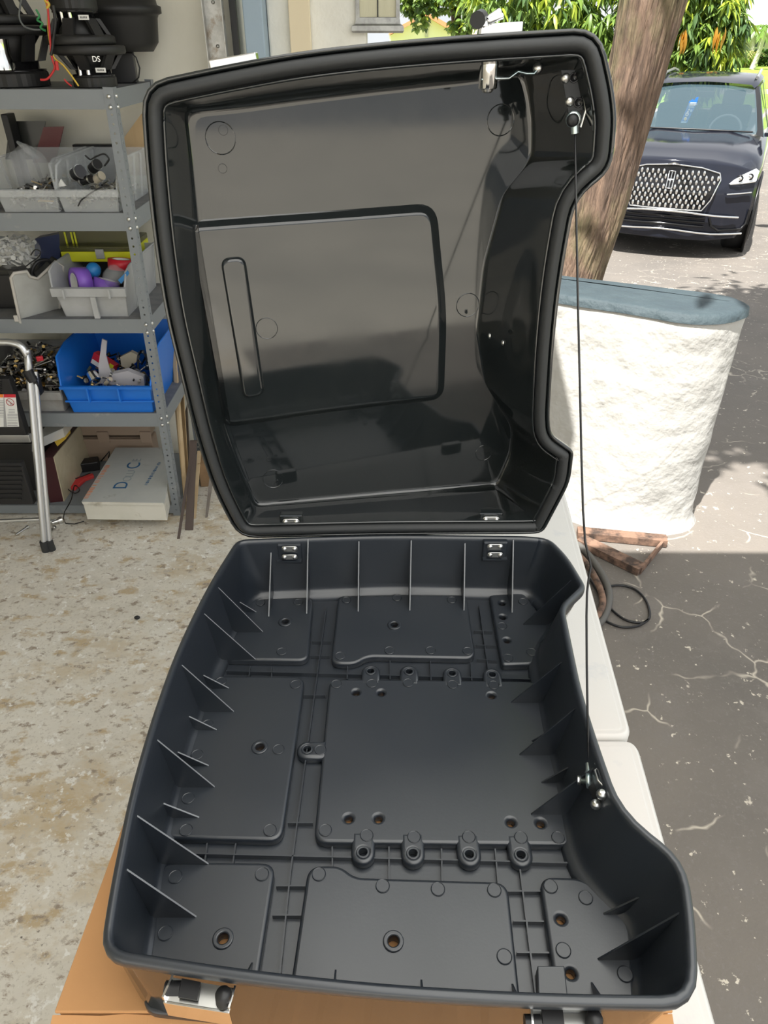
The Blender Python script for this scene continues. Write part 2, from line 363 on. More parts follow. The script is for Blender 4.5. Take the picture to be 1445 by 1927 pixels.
for x, y, s in BOSS+[(578, 1411, 0)]:                      # screw bosses that stick out of the middle pad
    c = fl(x, y); r = .0118; d = Vector((0, -s)) if s else Vector((1, 0)); d.normalize(); q = Vector((-d.y, d.x))
    out = [c+d*.022-q*r, c+d*.022+q*r]+[c+q*(r*math.cos(a))-d*(r*math.sin(a)) for a in [PI*k/14 for k in range(15)]]
    plate('screw_boss', [[tuple(p) for p in out], circle(c, .0042)], ZL-.001, ZF+.0016, .0040, BP, base, n=3)
    plate('boss_socket', [circle(c, .0066), circle(c, .0042)], ZF-.004, ZF+.0021, .0006, BP, base)
def wallrib(poly, d, name='channel_rib'):
    return MB().prism(poly, d)
def chan(x0, y0, x1, y1, top=.0045, th=.0014):             # thin upright web in a floor channel
    a, b = at_z(x0, y0, ZF-.001), at_z(x1, y1, ZF-.001); t = (b-a); t.z = 0; q = Vector((-t.y, t.x, 0)).normalized()*th
    P = [a-q/2, b-q/2]; lo = ZL-.002
    m = MB(); m.prism([Vector((a.x, a.y, lo))-q/2, Vector((b.x, b.y, lo))-q/2, Vector((b.x, b.y, ZF-top))-q/2, Vector((a.x, a.y, ZF-top))-q/2], q)
    m.build('channel_rib', BP, base)
for L in [(425,1260,1004,1276),(614,1139,546,1640),(546,1640,525,1840),(902,1136,919,1258),(979,1634,1010,1880),(340,1603,1094,1622)]: chan(*L, top=.0028)
for L in [(470,1250,468,1272),(511,1252,510,1275),(654,1248,653,1275),(734,1240,734,1276),(810,1241,811,1278),(886,1243,888,1278),
          (587,1204,622,1204),(584,1231,620,1231),(571,1305,612,1305),(541,1545,588,1545),(519,1664,574,1664),(512,1719,567,1719),(892,1184,927,1185),
          (895,1211,934,1212),(898,1237,937,1240),(956,1674,1018,1674),(966,1730,1024,1731),(973,1789,1034,1790),(389,1584,384,1624),(443,1584,437,1624),
          (625,1590,625,1630),(732,1590,732,1652),(831,1594,832,1656),(932,1594,938,1660)]: chan(*L, top=.0034)
# the square riser in the near right channel
a, b, c, d = [at_z(x, y, ZF+.006) for x, y in ((1011,1817),(1062,1817),(1069,1878),(1013,1880))]
MB().hexa([Vector((p.x, p.y, ZL-.001)) for p in (d, c, b, a)], [d, c, b, a]).build('riser', BP, base, bevel=.001)
# triangular gussets between wall and floor, free edges coloured pale: painted glint plus wear
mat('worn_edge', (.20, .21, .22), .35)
def wall_x(y, z, side):                                    # where the inner wall stands at height z
    t = (ZR-.007-z)/wd; r = mixr(inn, flo, max(0, min(1, t))); best = None
    for i in range(len(r)):
        p, q = r[i-1], r[i]
        if (p.y-y)*(q.y-y) <= 0 and abs(p.y-q.y) > 1e-9:
            x = p.x+(q.x-p.x)*(y-p.y)/(q.y-p.y)
            if best is None or (side < 0 and x < best) or (side > 0 and x > best): best = x
    return best
def gusset_x(tx, ty, px_, py_, side, th=.0016):
    tip = at_z(px_, py_, ZF+.001); y = tip.y; top = at_y(tx, ty, y)
    zt = min(top.z, ZR-.008)
    xt = wall_x(y, zt, side); xb = wall_x(y, ZF+.001, side)
    if xt is None or xb is None: return
    zm = (zt+ZF)/2; xm = wall_x(y, zm, side)
    e = side*.0015
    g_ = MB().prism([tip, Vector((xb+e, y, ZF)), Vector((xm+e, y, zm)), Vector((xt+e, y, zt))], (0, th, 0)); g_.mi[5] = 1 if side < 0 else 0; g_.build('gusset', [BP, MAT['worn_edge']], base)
for L in [(414,1100,495,1190),(385.6,1141,481,1241.6),(344.6,1244,440,1340),(297.6,1390,404,1482),(255.5,1517,392,1627),(240,1629,369.5,1727),
          (449,1132,482.5,1152.5),(381.5,1270,431,1296),(353,1347.6,408,1374.5),(332,1415,393,1442),(308.6,1512,375,1539.5)]: gusset_x(*L, -1)
for L in [(1072,1085,984,1176),(1030,1199,1012,1214.6),(1052,1244,961,1323),(1085,1330,977,1421.5),(1040,1366,1000,1396),(1064.5,1443,1018,1473.7),
          (1108,1443,998.6,1533.7),(1201,1687,1135,1721.6),(1286.6,1702,1124.5,1807)]: gusset_x(*L, 1)
for tx, ty, px_, py_ in [(508.5,1031,504.6,1160.5),(578,1018.6,576,1155),(674,1022.6,673,1151),(773,1021,770,1149),(874.6,1026.5,872,1149),(966,1020,962.5,1153)]:
    tip = at_z(px_, py_, ZF+.001); yb = at_z(px_, 1112, ZF).y+.004; top = at_y(tx, ty, .798)
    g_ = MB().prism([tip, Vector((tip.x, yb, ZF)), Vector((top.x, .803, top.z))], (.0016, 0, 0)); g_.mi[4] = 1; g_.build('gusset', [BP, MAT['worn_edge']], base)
for px_, py_, h in [(473,1811,.05),(630,1824,.03),(791,1843,.035),(962,1851,.045),(1111,1848,.045)]:
    tip = at_z(px_, py_, ZF+.001)
    def wall_y(z):                                         # near inner wall at this x
        r = mixr(inn, flo, max(0, min(1, (ZR-.007-z)/wd))); return min(p.y+(q.y-p.y)*(tip.x-p.x)/(q.x-p.x) for p, q in zip(r, r[1:]+r[:1]) if (p.x-tip.x)*(q.x-tip.x) <= 0 and p.x != q.x)
    yb = wall_y(ZF); yt = wall_y(ZF+h)
    if tip.y-yb < .012: tip = Vector((tip.x, yb+.020, tip.z))
    MB().prism([tip, Vector((tip.x, yb-.001, ZF)), Vector((tip.x, yt-.001, ZF+h))], (.0016, 0, 0)).build('gusset', BP, base)
# ejector marks moulded into the floor
em = MB(); em.lathe((0, 0, 0), [(.0068, 0), (.0068, .0003), (.0064, .0007), (.0059, .0003), (.0, .0003)], n=18); em.sm = [False]*len(em.sm); em_me = mesh_only(em, 'ejector_mark', BP)
for x, y in [(652,1129),(747,1125),(850,1129),(530,1226),(490,1134),(561,1133),(733,1224),(810,1224),(640,1234),(880,1225),(984,1132),(945,1178),(956,1238),(1000,1227),(416,1282),(556,1288),
             (391,1363),(371,1420),(354,1502),(350,1562),(524,1410),(508,1562),(633,1287),(700,1286),(768,1285),(852,1288),(929,1289),(603,1411),(612,1562),(690,1572),(779,1575),(882,1575),
             (980,1576),(1050,1576),(330,1650),(493,1645),(311,1756),(600,1645),(720,1667),(824,1673),(930,1675),(949,1800),(1036,1668),(1102,1689),(1060,1788),(1176,1833)]:
    p = at_z(x, y, ZF+.0017); inst(em_me, 'ejector_mark', base, p)
# hinge straps on the far wall, each with two screws, over a little ledge
def hinge_plate(c, nrm, up, w, h, parent):
    c = Vector(c); n = Vector(nrm).normalized(); u = Vector(up).normalized(); x = u.cross(n).normalized(); M = frame(c, x, u)
    L = [(-w/2+h/2-h/2*math.sin(a), h/2*math.cos(a)) for a in [PI*k/8 for k in range(9)]]+[(w/2-h/2+h/2*math.sin(a), -h/2*math.cos(a)) for a in [PI*k/8 for k in range(9)]]
    o = plate('hinge_plate', [L], 0, .0022, .0005, MAT['steel'], parent, M)
    for s in (-1, 1):
        k = MB(); k.lathe(c+x*(s*(w/2-h/2))+n*.002, [(h*.40, 0), (h*.38, .0012), (h*.22, .0024), (0, .0027)], axis=n, n=14)
        k.build('screw', MAT['steel'], o)
for px_, ys_ in ((545, (1031.5, 1047)), (931.5, (1027.5, 1043))):
    Y = .7975
    for i, yy in enumerate(ys_):
        hinge_plate(at_y(px_, yy, Y-.003), (0, -1, 0), (0, 0, 1), .0225, .0085, base)
    a = at_y(px_, (ys_[0]+ys_[1])/2, Y)
    MB().box((a.x, Y+.004, a.z-.003), (.034, .010, .034)).build('hinge_backing', BP, base, bevel=.002)
    b = at_y(px_, ys_[1]+10, Y-.006); MB().box((b.x, Y-.001, b.z), (.034, .012, .0018)).build('hinge_ledge', BP, base)

# ------------------------------------------------------------------ lid
LH = Vector((.0136, .8125, ZR+.0005)); LA, LYAW = .035, .010
EU = Vector((math.cos(LYAW), math.sin(LYAW), 0)); EV = Vector((-math.sin(LYAW), math.cos(LYAW), 0))
EW = EV*math.sin(LA)+Vector((0, 0, 1))*math.cos(LA); EN = -EU.cross(EW)     # EN points away from the camera
if EN.y < 0: EN = -EN
def lab(x, y, c=0.0):                                      # pixel -> lid coordinates on the lid's rim plane (pushed back by c)
    p = on_plane(x, y, LH+EN*c, EN)-LH; return Vector((p.dot(EU), p.dot(EW)))
def L3(q, c): return LH+EU*q[0]+EW*q[1]+EN*c
def depth(a): return .066+(a+.21)/.42*.070
CP = LH+EN*depth(0); CN = (EN-EU*(.070/.42)).normalized()
def cei(x, y, off=0.0):                                    # pixel -> the inner face of the lid's top
    return on_plane(x, y, CP-EN*off, CN)
LID = [(720,1007.5),(449,1014),(400,922),(364,811),(340,711),(310,591),(288,450),(272,300),(263,156),(400,126.5),(559,96.5),(720,78),(900,63.5),(1130,50),(1155,165),(1161.5,222),
       (1153,320),(1084,374),(1057,517),(1042,650),(1034,782),(1036.5,819),(1080,850),(1073,907),(1054,944),(1022,1004),(990,1006)]
LRAD = [.05,.026,.06,.06,.06,.06,.06,.06,.028,.06,.06,.06,.06,.036,.05,.03,.018,.035,.06,.06,.02,.018,.006,.03,.03,.02,.02]
CEI = [(720,931),(481,952),(452,885),(425,815),(404,735),(388,590),(374,440),(362,310),(350,206),(440,197),(580,178),(720,161),(860,146),(985,130),(995,165),(1003,225),
       (1002,298),(950,362),(912,500),(899,620),(915,722),(945,772),(967,808),(963,855),(950,885),(936,914),(910,916)]
lo2 = rpoly([lab(*p) for p in LID], LRAD)
ce3 = rpoly([cei(*p) for p in CEI], [.012]*len(CEI))
def lr(r, c): return [L3(p, c) for p in r]
lin = inset(lo2, .0235)
top3 = lr(lin, .004)
ext_a = lr(inset(lo2, .004), .03); ce_out = [p+EN*.006 for p in rpoly([cei(*p) for p in CEI], [.012]*len(CEI))]
cen = sum(ce3, Vector())/len(ce3)
def grow(r, k): return [cen+(p-cen)*k for p in r]
rings = [[p+EN*.004 for p in ce3], [a.lerp(b, .75)+EN*.004 for a, b in zip(ext_a, ce3)], [a.lerp(b, .25)+EN*.0 for a, b in zip(ext_a, ce3)], lr(inset(lo2, .0012), .014), lr(lo2, .006), lr(lo2, .001), lr(inset(lo2, .0008), 0), lr(inset(lo2, .0035), 0), lr(inset(lo2, .0042), .002),
         lr(inset(lo2, .0048), .010), lr(inset(lo2, .0205), .010), lr(inset(lo2, .0210), .0), lr(inset(lo2, .0215), -.0008), lr(inset(lo2, .0230), 0), lr(lin, .004)]
for t in (.3, .6, .85, .90, .92): rings.append([a.lerp(b, t) for a, b in zip(top3, ce3)])
wl_ = rings[-1]; cl_ = [p.lerp(cen, .030) for p in ce3]
for t in (.25, .5, .75): rings.append([a*(1-t)**2+c*(2*t*(1-t))+b*t*t for a, b, c in zip(wl_, cl_, ce3)])
rings += [cl_, [p.lerp(cen, .036) for p in ce3], [p.lerp(cen, .07) for p in ce3]]
mb = MB(); mb.loft(rings)
mb.add(rings[0], [tuple(range(len(ce3)))], False); mb.add(rings[-1], [tuple(range(len(ce3)))], False)
lid = mb.build('lid', LP, trunk); finish(lid)
# rubber gasket: a fat bead all round the lid's edge
gr = []
for off, c in [(.0055,.006),(.0060,.000),(.0080,-.0040),(.0115,-.0058),(.0150,-.0050),(.0180,-.0015),(.0198,.004),(.0198,.009)]: gr.append(lr(inset(lo2, off), c))
g = MB(); g.loft(gr); finish(g.build('gasket', MAT['rubber'], lid))
# raised field in the middle of the lid with a long bar-shaped boss
def raised(poly, rad, h, steps, name, m):
    P0 = rpoly([cei(*p) for p in poly], rad, 6, 2); c0 = sum(P0, Vector())/len(P0); rr = []
    for ins, k in steps:
        # inset in the face plane
        f = Matrix((EU, EW, EN)); Q = [Vector(((p-c0).dot(EU), (p-c0).dot(EW))) for p in P0]; Qi = inset(Q, ins)
        ring = []
        for q in Qi:
            w = c0+EU*q.x+EW*q.y; w = w+EN*((CP-w).dot(CN)/EN.dot(CN)); ring.append(w-EN*(h*k))
        rr.append(ring)
    b = MB(); b.loft(rr); b.add(rr[-1], [tuple(range(len(P0)))], False); return finish(b.build(name, m, lid))
raised([(352,414),(460,406),(640,394),(822,380),(830,470),(842,590),(836,752),(640,775),(440,803),(418,800),(384,610)], [.004,.05,.05,.026,.06,.06,.022,.05,.03,.004,.06], .0085,
       [(0,-.08),(.0008,.0),(.002,.07),(.0035,.22),(.008,.78),(.0095,.92),(.011,.985),(.0125,1.0),(.0135,1.0)], 'raised_field', LP)
def raised2(poly, rad, base_off, h, name, m, steps=((0,0),(.0012,.6),(.003,.95),(.005,1))):
    P0 = rpoly([cei(x, y, base_off) for x, y in poly], rad, 6, 2); c0 = sum(P0, Vector())/len(P0); rr = []
    for ins, k in steps:
        Q = [Vector(((p-c0).dot(EU), (p-c0).dot(EW))) for p in P0]
        ring = []
        for q in inset(Q, ins):
            w = c0+EU*q.x+EW*q.y; w = w+EN*((CP-EN*base_off-w).dot(CN)/EN.dot(CN)); ring.append(w-EN*(h*k))
        rr.append(ring)
    b = MB(); b.loft(rr); b.add(rr[-1], [tuple(range(len(P0)))], False); return finish(b.build(name, m, lid))
raised2([(414,486),(461,481),(499,742),(458,750)], [.012]*4, .0085, .005, 'raised_bar', LP)
def mark(x, y, r, off=0.0, h=.0006, name='ejector_mark'):
    c = cei(x, y, off); b = MB(); b.lathe(c, [(r, 0), (r, h*.6), (r*.97, h), (r*.93, h*.5), (0, h*.5)], axis=-CN, n=26); b.sm = [False]*len(b.sm); return b.build(name, LP, lid)
mark(415,260,.0170); mark(514,901,.0150); mark(942,226,.0170); mark(910,852,.0130); mark(502,618,.0140,.0085); mark(880,574,.0160)
for x, y, r in [(420,245,.0052),(419,317,.0050),(506,864,.0036),(522,906,.0026)]: mark(x, y, r, 0, .0022, 'moulded_pip')
def dome(p, n, r, m, name, parent, h=.8):
    b = MB(); b.lathe(p, [(r, 0), (r, r*.3), (r*.7, r*h*.8), (0, r*h)], axis=n, n=12); return b.build(name, m, parent)
for x, y in ((423,168),(475,156)):                         # latch nuts under the top edge
    p = on_plane(x, y, LH+EN*.017, EN); b = MB(); b.lathe(p+Vector((0, 0, .006)), [(.0045, 0), (.0045, .003), (.0030, .0035), (.0030, .008), (.0012, .009)], axis=(0, 0, -1), n=8); b.build('latch_nut', MAT['steel'], lid)
for x, y in ((922,632),(947,645)):
    p = on_plane(x, y, LH+EN*.065, EN); dome(p, -EU, .0035, MAT['steel'], 'rivet', lid)
# hinge plates of the lid
for x, y in ((548,978),(923,974)):
    c = on_plane(x, y, LH+EN*.010, EN); hinge_plate(c-EN*.003, -EN, EW, .0235, .0085, lid)
    MB().box(c+EN*.004, (.032, .012, .018)).build('hinge_backing', LP, lid, bevel=.002)
# latch catches on the lid's outer edge
def lidtop(x, y, c): return on_plane(x, y, LH+EN*c, EN)
a, b = lidtop(392,114,.012), lidtop(480,99,.012)
t = (b-a).normalized()
k = MB(); q = Vector((0, 1, 0)); u = q.cross(-t).normalized()
if u.z < 0: u = -u
k.prism([a-u*.012, b-u*.012, b+u*.0005, a+u*.0005], q*.018); o = k.build('latch_catch', MAT['chrome'], lid, bevel=.001)
k = MB(); k.prism([a-u*.012-q*.0012+t*.004, b-u*.012-q*.0012-t*.004, b-u*.006-q*.0012-t*.004, a-u*.006-q*.0012+t*.004], q*.001); k.build('catch_lip', MAT['steel'], o)
a, b = lidtop(905,52,.016), lidtop(984,47,.016); t = (b-a).normalized()
k = MB(); k.prism([a-Vector((0,0,.016)), b-Vector((0,0,.016)), b+Vector((0,0,.003)), a+Vector((0,0,.003))], (0, .02, 0)); o = k.build('lock_plate', MAT['chrome'], lid, bevel=.001)
c = lidtop(901,38,.006); k = MB(); k.cyl(c-Vector((.002, .006, .0)), c+Vector((.004, .018, .002)), .0075, n=14); k.build('lock_knob', MAT['black_metal'], o)
k = MB(); k.cyl(lidtop(905,50,.010), lidtop(905,40,.010), .008, .006, n=10); k.build('lock_knob', MAT['steel'], o)
k = MB(); k.tube([lidtop(908,45,.014), lidtop(922,33,.020), lidtop(940,22,.026)], [.0035, .003, .0035], n=8); k.build('lock_lever', MAT['steel'], o)
k = MB(); k.tube([lidtop(918,40,.014), lidtop(945,30,.020)], [.003, .003], n=8); k.build('lock_lever', MAT['chrome'], o)
# lock barrel with its cam arm inside
p = on_plane(921,116,LH+EN*.030,EN); q = on_plane(921,158,LH+EN*.030,EN); ax = Vector((0, 0, -1))
lk = MB(); lk.lathe(p+Vector((0,0,.012)), [(.0185,0),(.0185,.004),(.0155,.005),(.0155,.009)], axis=ax, n=6); lock = lk.build('lock_body', MAT['zinc'], lid)
lk = MB(); lk.lathe(p+Vector((0,0,.003)), [(.0098,0),(.0098,.026),(.0088,.027)], axis=ax, n=18); lk.build('lock_barrel', MAT['chrome'], lock)
zz = q.z+.004
lk = MB(); lk.lathe(Vector((p.x,p.y,zz)), [(.0075,0),(.0075,.005),(.006,.006),(.006,.010),(.004,.012)], axis=ax, n=6); lk.build('lock_nut', MAT['steel'], lock)
lk = MB()
arm = [on_plane(x, y, LH+EN*.030, EN) for x, y in ((905,149),(935,147),(957,147),(974,134),(990,138),(1004,138),(1012,128))]
lk.tube(arm, [.007,.007,.005,.0045,.005,.005,.0045], n=8, flat=.28); lk.build('lock_cam', MAT['zinc'], lock)
lk = MB(); lk.tube([on_plane(x, y, LH+EN*.028, EN) for x, y in ((906,108),(886,104),(882,112),(876,112))], [.004,.004,.004,.004], n=6); lk.build('lock_rod', MAT['zinc'], lock)
lk = MB(); lk.ball(arm[-1], .0052); lk.build('cam_pin', MAT['steel'], lock)
# cable bracket on the lid's right wall
BR = LH+EN*.020
def br(x, y, c=0): return on_plane(x, y, BR-EN*c+EU*0, EN)
pts = [(1055,131),(1092,130),(1094,150),(1100,175),(1102,206),(1090,240),(1083,240),(1088,215),(1070,218)]
k = MB(); k.prism([br(x, y) for x, y in ((1055,131),(1091,130),(1101,206),(1070,217))], EN*.0022); bk = k.build('cable_bracket', MAT['black_metal'], lid, bevel=.0006)
k = MB(); P = [br(x, y) for x, y in ((1091,130),(1101,206),(1091,239))]
k.tube([p-EN*.004 for p in P], .0016, n=6); k.build('bracket_flange', MAT['steel'], bk)
for x, y in ((1080,146),(1088,193)):
    k = MB(); k.lathe(br(x, y)-EN*.0004, [(.0050,0),(.0050,.0006),(.0036,.0006),(.0036,.0001),(0,.0001)], axis=-EN, n=14); k.build('bracket_hole', MAT['gloss_black'], bk)
for x, y in ((1064,147),(1072,191)): dome(br(x, y), -EN, .0048, MAT['steel'], 'rivet', bk)
# ------------------------------------------------------------------ stay cable
c0 = br(1077,226,.006)
k = MB(); k.lathe(c0, [(.0064,0),(.0064,.003),(.004,.0045),(0,.005)], axis=-EN, n=14); k.build('cable_screw', MAT['black_metal'], bk)
ey = MB(); ey.tube([br(1079,224,.003)+Vector((.0055*math.cos(a), 0, .0055*math.sin(a))) for a in [2*PI*i/14 for i in range(14)]], .0028, n=6, closed=True)
ey.tube([br(1081,233,.004), br(1082,251,.004)], .0042, n=8)
ey.build('cable_eye', MAT['zinc'], trunk)
lower_y = at_z(1110,1462,ZR-.03)
c1 = Vector((lower_y.x, lower_y.y, ZR-.03))
up_p = br(1082,250,.004); path = []
PXC = [(1082,250),(1084,400),(1088,600),(1091,720),(1094,860),(1097,960),(1101,1020),(1109,1052),(1112,1066),(1108,1086),(1104.5,1115),(1103.5,1160),(1104,1250),(1105.5,1340),(1108,1438)]
low_p = at_z(1108,1438,ZR-.022)
for i, (x, y) in enumerate(PXC):
    r = ray(x, y); t = (y-250)/(1438-250)
    # a slanting vertical sheet from the upper eye to the lower one holds the cable
    n = (low_p-up_p).cross(Vector((1, 0, 0))).normalized(); path.append(on_plane(x, y, up_p, n))
k = MB(); k.tube(path, .0012, n=6); k.build('stay_cable', MAT['cable_black'], trunk)
fer = MB(); fer.tube([at_z(1108,1436,ZR-.022), at_z(1109,1450,ZR-.025), at_z(1109,1456,ZR-.026)], [.0034,.0038,.0048], n=8)
fer.lathe(at_z(1109.5,1468,ZR-.028)+Vector((-.003,0,0)), [(.0030,0),(.0078,0),(.0078,.0045),(.0030,.0045)], axis=(1, -.3, .3), n=16); fer.build('cable_eye', MAT['zinc'], trunk)
x0 = at_z(1109.5,1468,ZR-.028)
k = MB(); k.lathe(x0+Vector((-.012,0,0)), [(.0045,0),(.0045,.003),(.003,.003),(.003,.022)], axis=(1, -.2, .1), n=12); lb = k.build('bracket_screw', MAT['steel'], base)
# lower bracket plate lying against the right wall
def wall_hit(px_, py_, lift=.003):                          # where a sight line meets the right inner wall
    z = ZR-.008
    while z > ZF:
        p = at_z(px_, py_, z); xw_ = wall_x(p.y, z, 1)
        if xw_ is not None and p.x >= xw_-lift: return p
        z -= .0005
    return at_z(px_, py_, ZF)
W0 = [wall_hit(*q) for q in ((1103,1470),(1131,1450),(1142,1492),(1122,1523))]
nn = (W0[1]-W0[0]).cross(W0[2]-W0[0]).normalized()
k = MB(); k.prism(W0, nn*.002); lbp = k.build('cable_bracket', MAT['black_metal'], base)
k = MB(); k.tube([wall_hit(x, y, .006) for x, y in ((1120,1436),(1125,1446),(1119,1450),(1126,1470),(1136,1480),(1141,1494))], .0012, n=6); k.build('bracket_flange', MAT['steel'], lbp)
for x, y in ((1132,1495),(1121,1514)): k = MB(); k.ball(wall_hit(x, y, .004), .0052, 10, 6); k.build('rivet', MAT['steel'], lbp)
# ------------------------------------------------------------------ the two over-centre latches on the near wall
def near_latch(quad, z0, pin_px, knob_px, blk):
    P = [at_z(x, y, ZR-.022) for x, y in quad]               # top-left, top-right, bottom-right, bottom-left of the tray
    root = MB(); root.prism([P[3], P[2], P[1], P[0]], Vector((0, 0, -.0015))); tray = root.build('latch', MAT['steel'], trunk)
    k = MB(); k.prism([P[3], P[2], P[2]-Vector((0, .0018, 0)), P[3]-Vector((0, .0018, 0))], Vector((0, 0, -.022))); k.build('latch_front', MAT['chrome'], tray, bevel=.0004)
    for a, b in ((P[0], P[3]), (P[1], P[2])):
        e = (b-a).cross(Vector((0, 0, 1))).normalized()*.0016
        k = MB(); k.prism([a-e/2, b-e/2, b+e/2, a+e/2], Vector((0, 0, .005))); k.build('latch_cheek', MAT['chrome'], tray)
    B = [at_z(x, y, ZR-.020) for x, y in blk]
    k = MB(); k.prism([B[3], B[2], B[1], B[0]], Vector((0, 0, .002))); k.build('latch_block', MAT['black_plastic'], tray)
    c = at_z(*knob_px, ZR-.020); k = MB(); k.lathe(c-Vector((0, .004, .002)), [(.0062,0),(.0062,.008),(.005,.0105),(0,.011)], axis=(0,.25,1), n=16); k.build('latch_button', MAT['black_plastic'], tray)
    c = at_z(*pin_px, ZR-.024); k = MB(); k.cyl(c, c+Vector((.012, 0, 0)), .006, n=12); k.build('latch_pin', MAT['black_plastic'], tray)
near_latch([(327,1840),(444,1860),(432,1902),(308,1882)], ZR, (311,1862), (423,1871), [(343,1843),(378,1850),(372,1884),(336,1878)])
near_latch([(998,1899),(1126,1901),(1130,1942),(1002,1940)], ZR, (987,1926), (1115,1916), [(1018,1899),(1058,1900),(1062,1936),(1022,1936)])

# ================================================================== cardboard box and folding table
TZ = .75; CZ = ZB-.0005
box_pts = [at_z(x, y, CZ) for x, y in ((405,1075),(215,1590),(112,1900),(100,1922))]
bx_l = [at_z(396,1098,CZ), at_z(97,1927,CZ)]
fl_, fr_ = at_z(88,1960,CZ), at_z(1272,1916,CZ)
lx0 = at_z(399,1092,CZ); lx1 = at_z(160,1745,CZ)
dirl = (lx1-lx0).normalized()
near_y = at_z(300,1904,CZ).y
def onl(y): return lx0+(lx1-lx0)*((y-lx0.y)/(lx1.y-lx0.y))
yb = .80
A, B = onl(near_y), onl(yb); Rn = at_z(1268,1908,CZ); C_, D_ = Vector((Rn.x, near_y, CZ)), Vector((Rn.x-.01, yb, CZ))
cbox = thing('cardboard_box', 'flat brown cardboard box under the black luggage trunk', 'box', (0.0, .5, TZ))
T = .004
k = MB(); k.prism([Vector((p.x, p.y, CZ-T)) for p in (A, C_, D_, B)], (0, 0, T)); k.build('top_panel', MAT['cardboard'], cbox, bevel=.001)
k = MB(); k.prism([Vector((p.x, p.y, TZ+.0005)) for p in (A+Vector((.002,.002,0)), C_+Vector((-.002,.002,0)), D_+Vector((-.002,-.002,0)), B+Vector((.002,-.002,0)))], (0, 0, CZ-T-TZ-.0005)); k.build('walls', MAT['cardboard'], cbox)
# the near flap hangs out and down, torn along its fold
fp = []
NF = 26
lo_pts, hi_pts = [], []
for i in range(NF+1):
    t = i/NF; x = A.x-.002+(C_.x-A.x+.002)*t; j = .002*math.sin(i*2.7)+.0015*math.sin(i*5.1)
    hi_pts.append(Vector((x, near_y-.0008+j*.3, CZ-.004))); lo_pts.append(Vector((x-.004, near_y-.10, CZ-.045+j)))
k = MB(); k.loft([hi_pts, lo_pts, [p-Vector((0, 0, .004)) for p in lo_pts], [p-Vector((0, 0, .004)) for p in hi_pts]], closed=False, smooth=False); k.build('front_flap', MAT['cardboard'], cbox)
k = MB(); sx = at_z(700,1905,CZ).x; k.prism([(sx-.0018, near_y+.0, CZ+.0001), (sx+.0018, near_y+.0, CZ+.0001), (sx+.0018, yb, CZ+.0001), (sx-.0018, yb, CZ+.0001)], (0, 0, .0003)); k.build('flap_seam', MAT['cardboard_inside'], cbox)

table = thing('folding_table', 'white plastic folding table under the cardboard box', 'table', (0, .75, 0))
e = [at_z(1075,960,TZ), at_z(1203,1388,TZ), at_z(1345,1927,TZ)]
seam = e[1].y
def edge_x(y): return e[0].x+(e[2].x-e[0].x)*((y-e[0].y)/(e[2].y-e[0].y))
yf, yn, xl = 1.46, .02, -.21
for y0, y1, xx in ((seam+.0015, yf, .002), (yn, seam-.0015, -.003)):
    P = [Vector((xl, y0, TZ)), Vector((edge_x(y0)-xx, y0, TZ)), Vector((edge_x(y1)-xx, y1, TZ)), Vector((xl, y1, TZ))]
    Q = rpoly([p.to_2d() for p in P], [.024]*4, 6, 2)
    k = MB(); k.loft([rz(inset(Q, .004), TZ-.045), rz(Q, TZ-.040), rz(Q, TZ-.008), rz(inset(Q, .004), TZ-.002), rz(inset(Q, .007), TZ-.0002), rz(inset(Q, .011), TZ-.0020), rz(inset(Q, .015), TZ)], cap0=True, cap1=True)
    finish(k.build('table_leaf', MAT['table_white'], table))
mat('grey_steel', (.22, .22, .23), .4, .6)
for y in (.12, 1.34):
    for x in (-.14, edge_x(y)-.10):
        k = MB(); k.tube([(x, y, TZ-.044), (x+(.02 if x > 0 else -.02), y, .0)], .0125, n=10); k.build('leg', MAT['grey_steel'], table)
    k = MB(); k.tube([(-.14, y, .42), (edge_x(y)-.09, y, .42)], .010, n=8); k.build('brace', MAT['grey_steel'], table)
# ================================================================== steel shelving in the garage
layers(mat('shelf_grey', (.215, .235, .25), .5, .1, bump=.05, bscale=90), [(12, .62, .72, (.30, .31, .31), 'n', None)])
mat('board_grey', (.13, .135, .145), .8, col2=(.19, .19, .19), nscale=12)
SF = 2.44; SB = 2.88; SXL = -2.1
ptop, pbot = at_y(212, 164, SF), at_y(340, 967, SF); pbot.z = 0.0
def post_x(z): return pbot.x+(ptop.x-pbot.x)*(z/ptop.z)
shelf = thing('shelving_unit', 'grey bolted steel shelving unit with five crowded levels against the garage wall', 'shelf', (-1.4, 2.66, 0))
LEV = []
for xx, yt, yb in ((100, 168, 206), (100, 401, 435), (150, 601, 627), (180, 778, 803), (120, 951, 966)):
    LEV.append((at_y(xx, yt, SF).z, at_y(xx, yb, SF).z))
SG = MAT['shelf_grey']
def angle_post(xb, xt, y, sx, sy, name='post'):
    L = Vector((xt-xb, 0, ptop.z)).length; up = Vector((xt-xb, 0, ptop.z)).normalized()
    hs = [circle((.015, .03+.0254*k), .0035, 8) for k in range(int((L-.05)/.0254))]
    M1 = frame((xb, y, 0), Vector((-sx*up.z, 0, sx*up.x)), up); M2 = frame((xb, y, 0), (0, sy, 0), up)
    o = plate(name, [[(0, 0), (.030, 0), (.030, L), (0, L)]]+hs, 0, .0018, .0002, SG, shelf, M1, n=0)
    plate('side_flange', [[(0, 0), (.030, 0), (.030, L), (0, L)]]+hs, 0, .0018, .0002, SG, o, M2, n=0)
    return o
post = angle_post(pbot.x, ptop.x, SF-.002, 1, 1)
angle_post(pbot.x, ptop.x, SB, 1, -1)
angle_post(SXL, SXL+.03, SF-.002, -1, 1); angle_post(SXL, SXL+.03, SB, -1, -1)
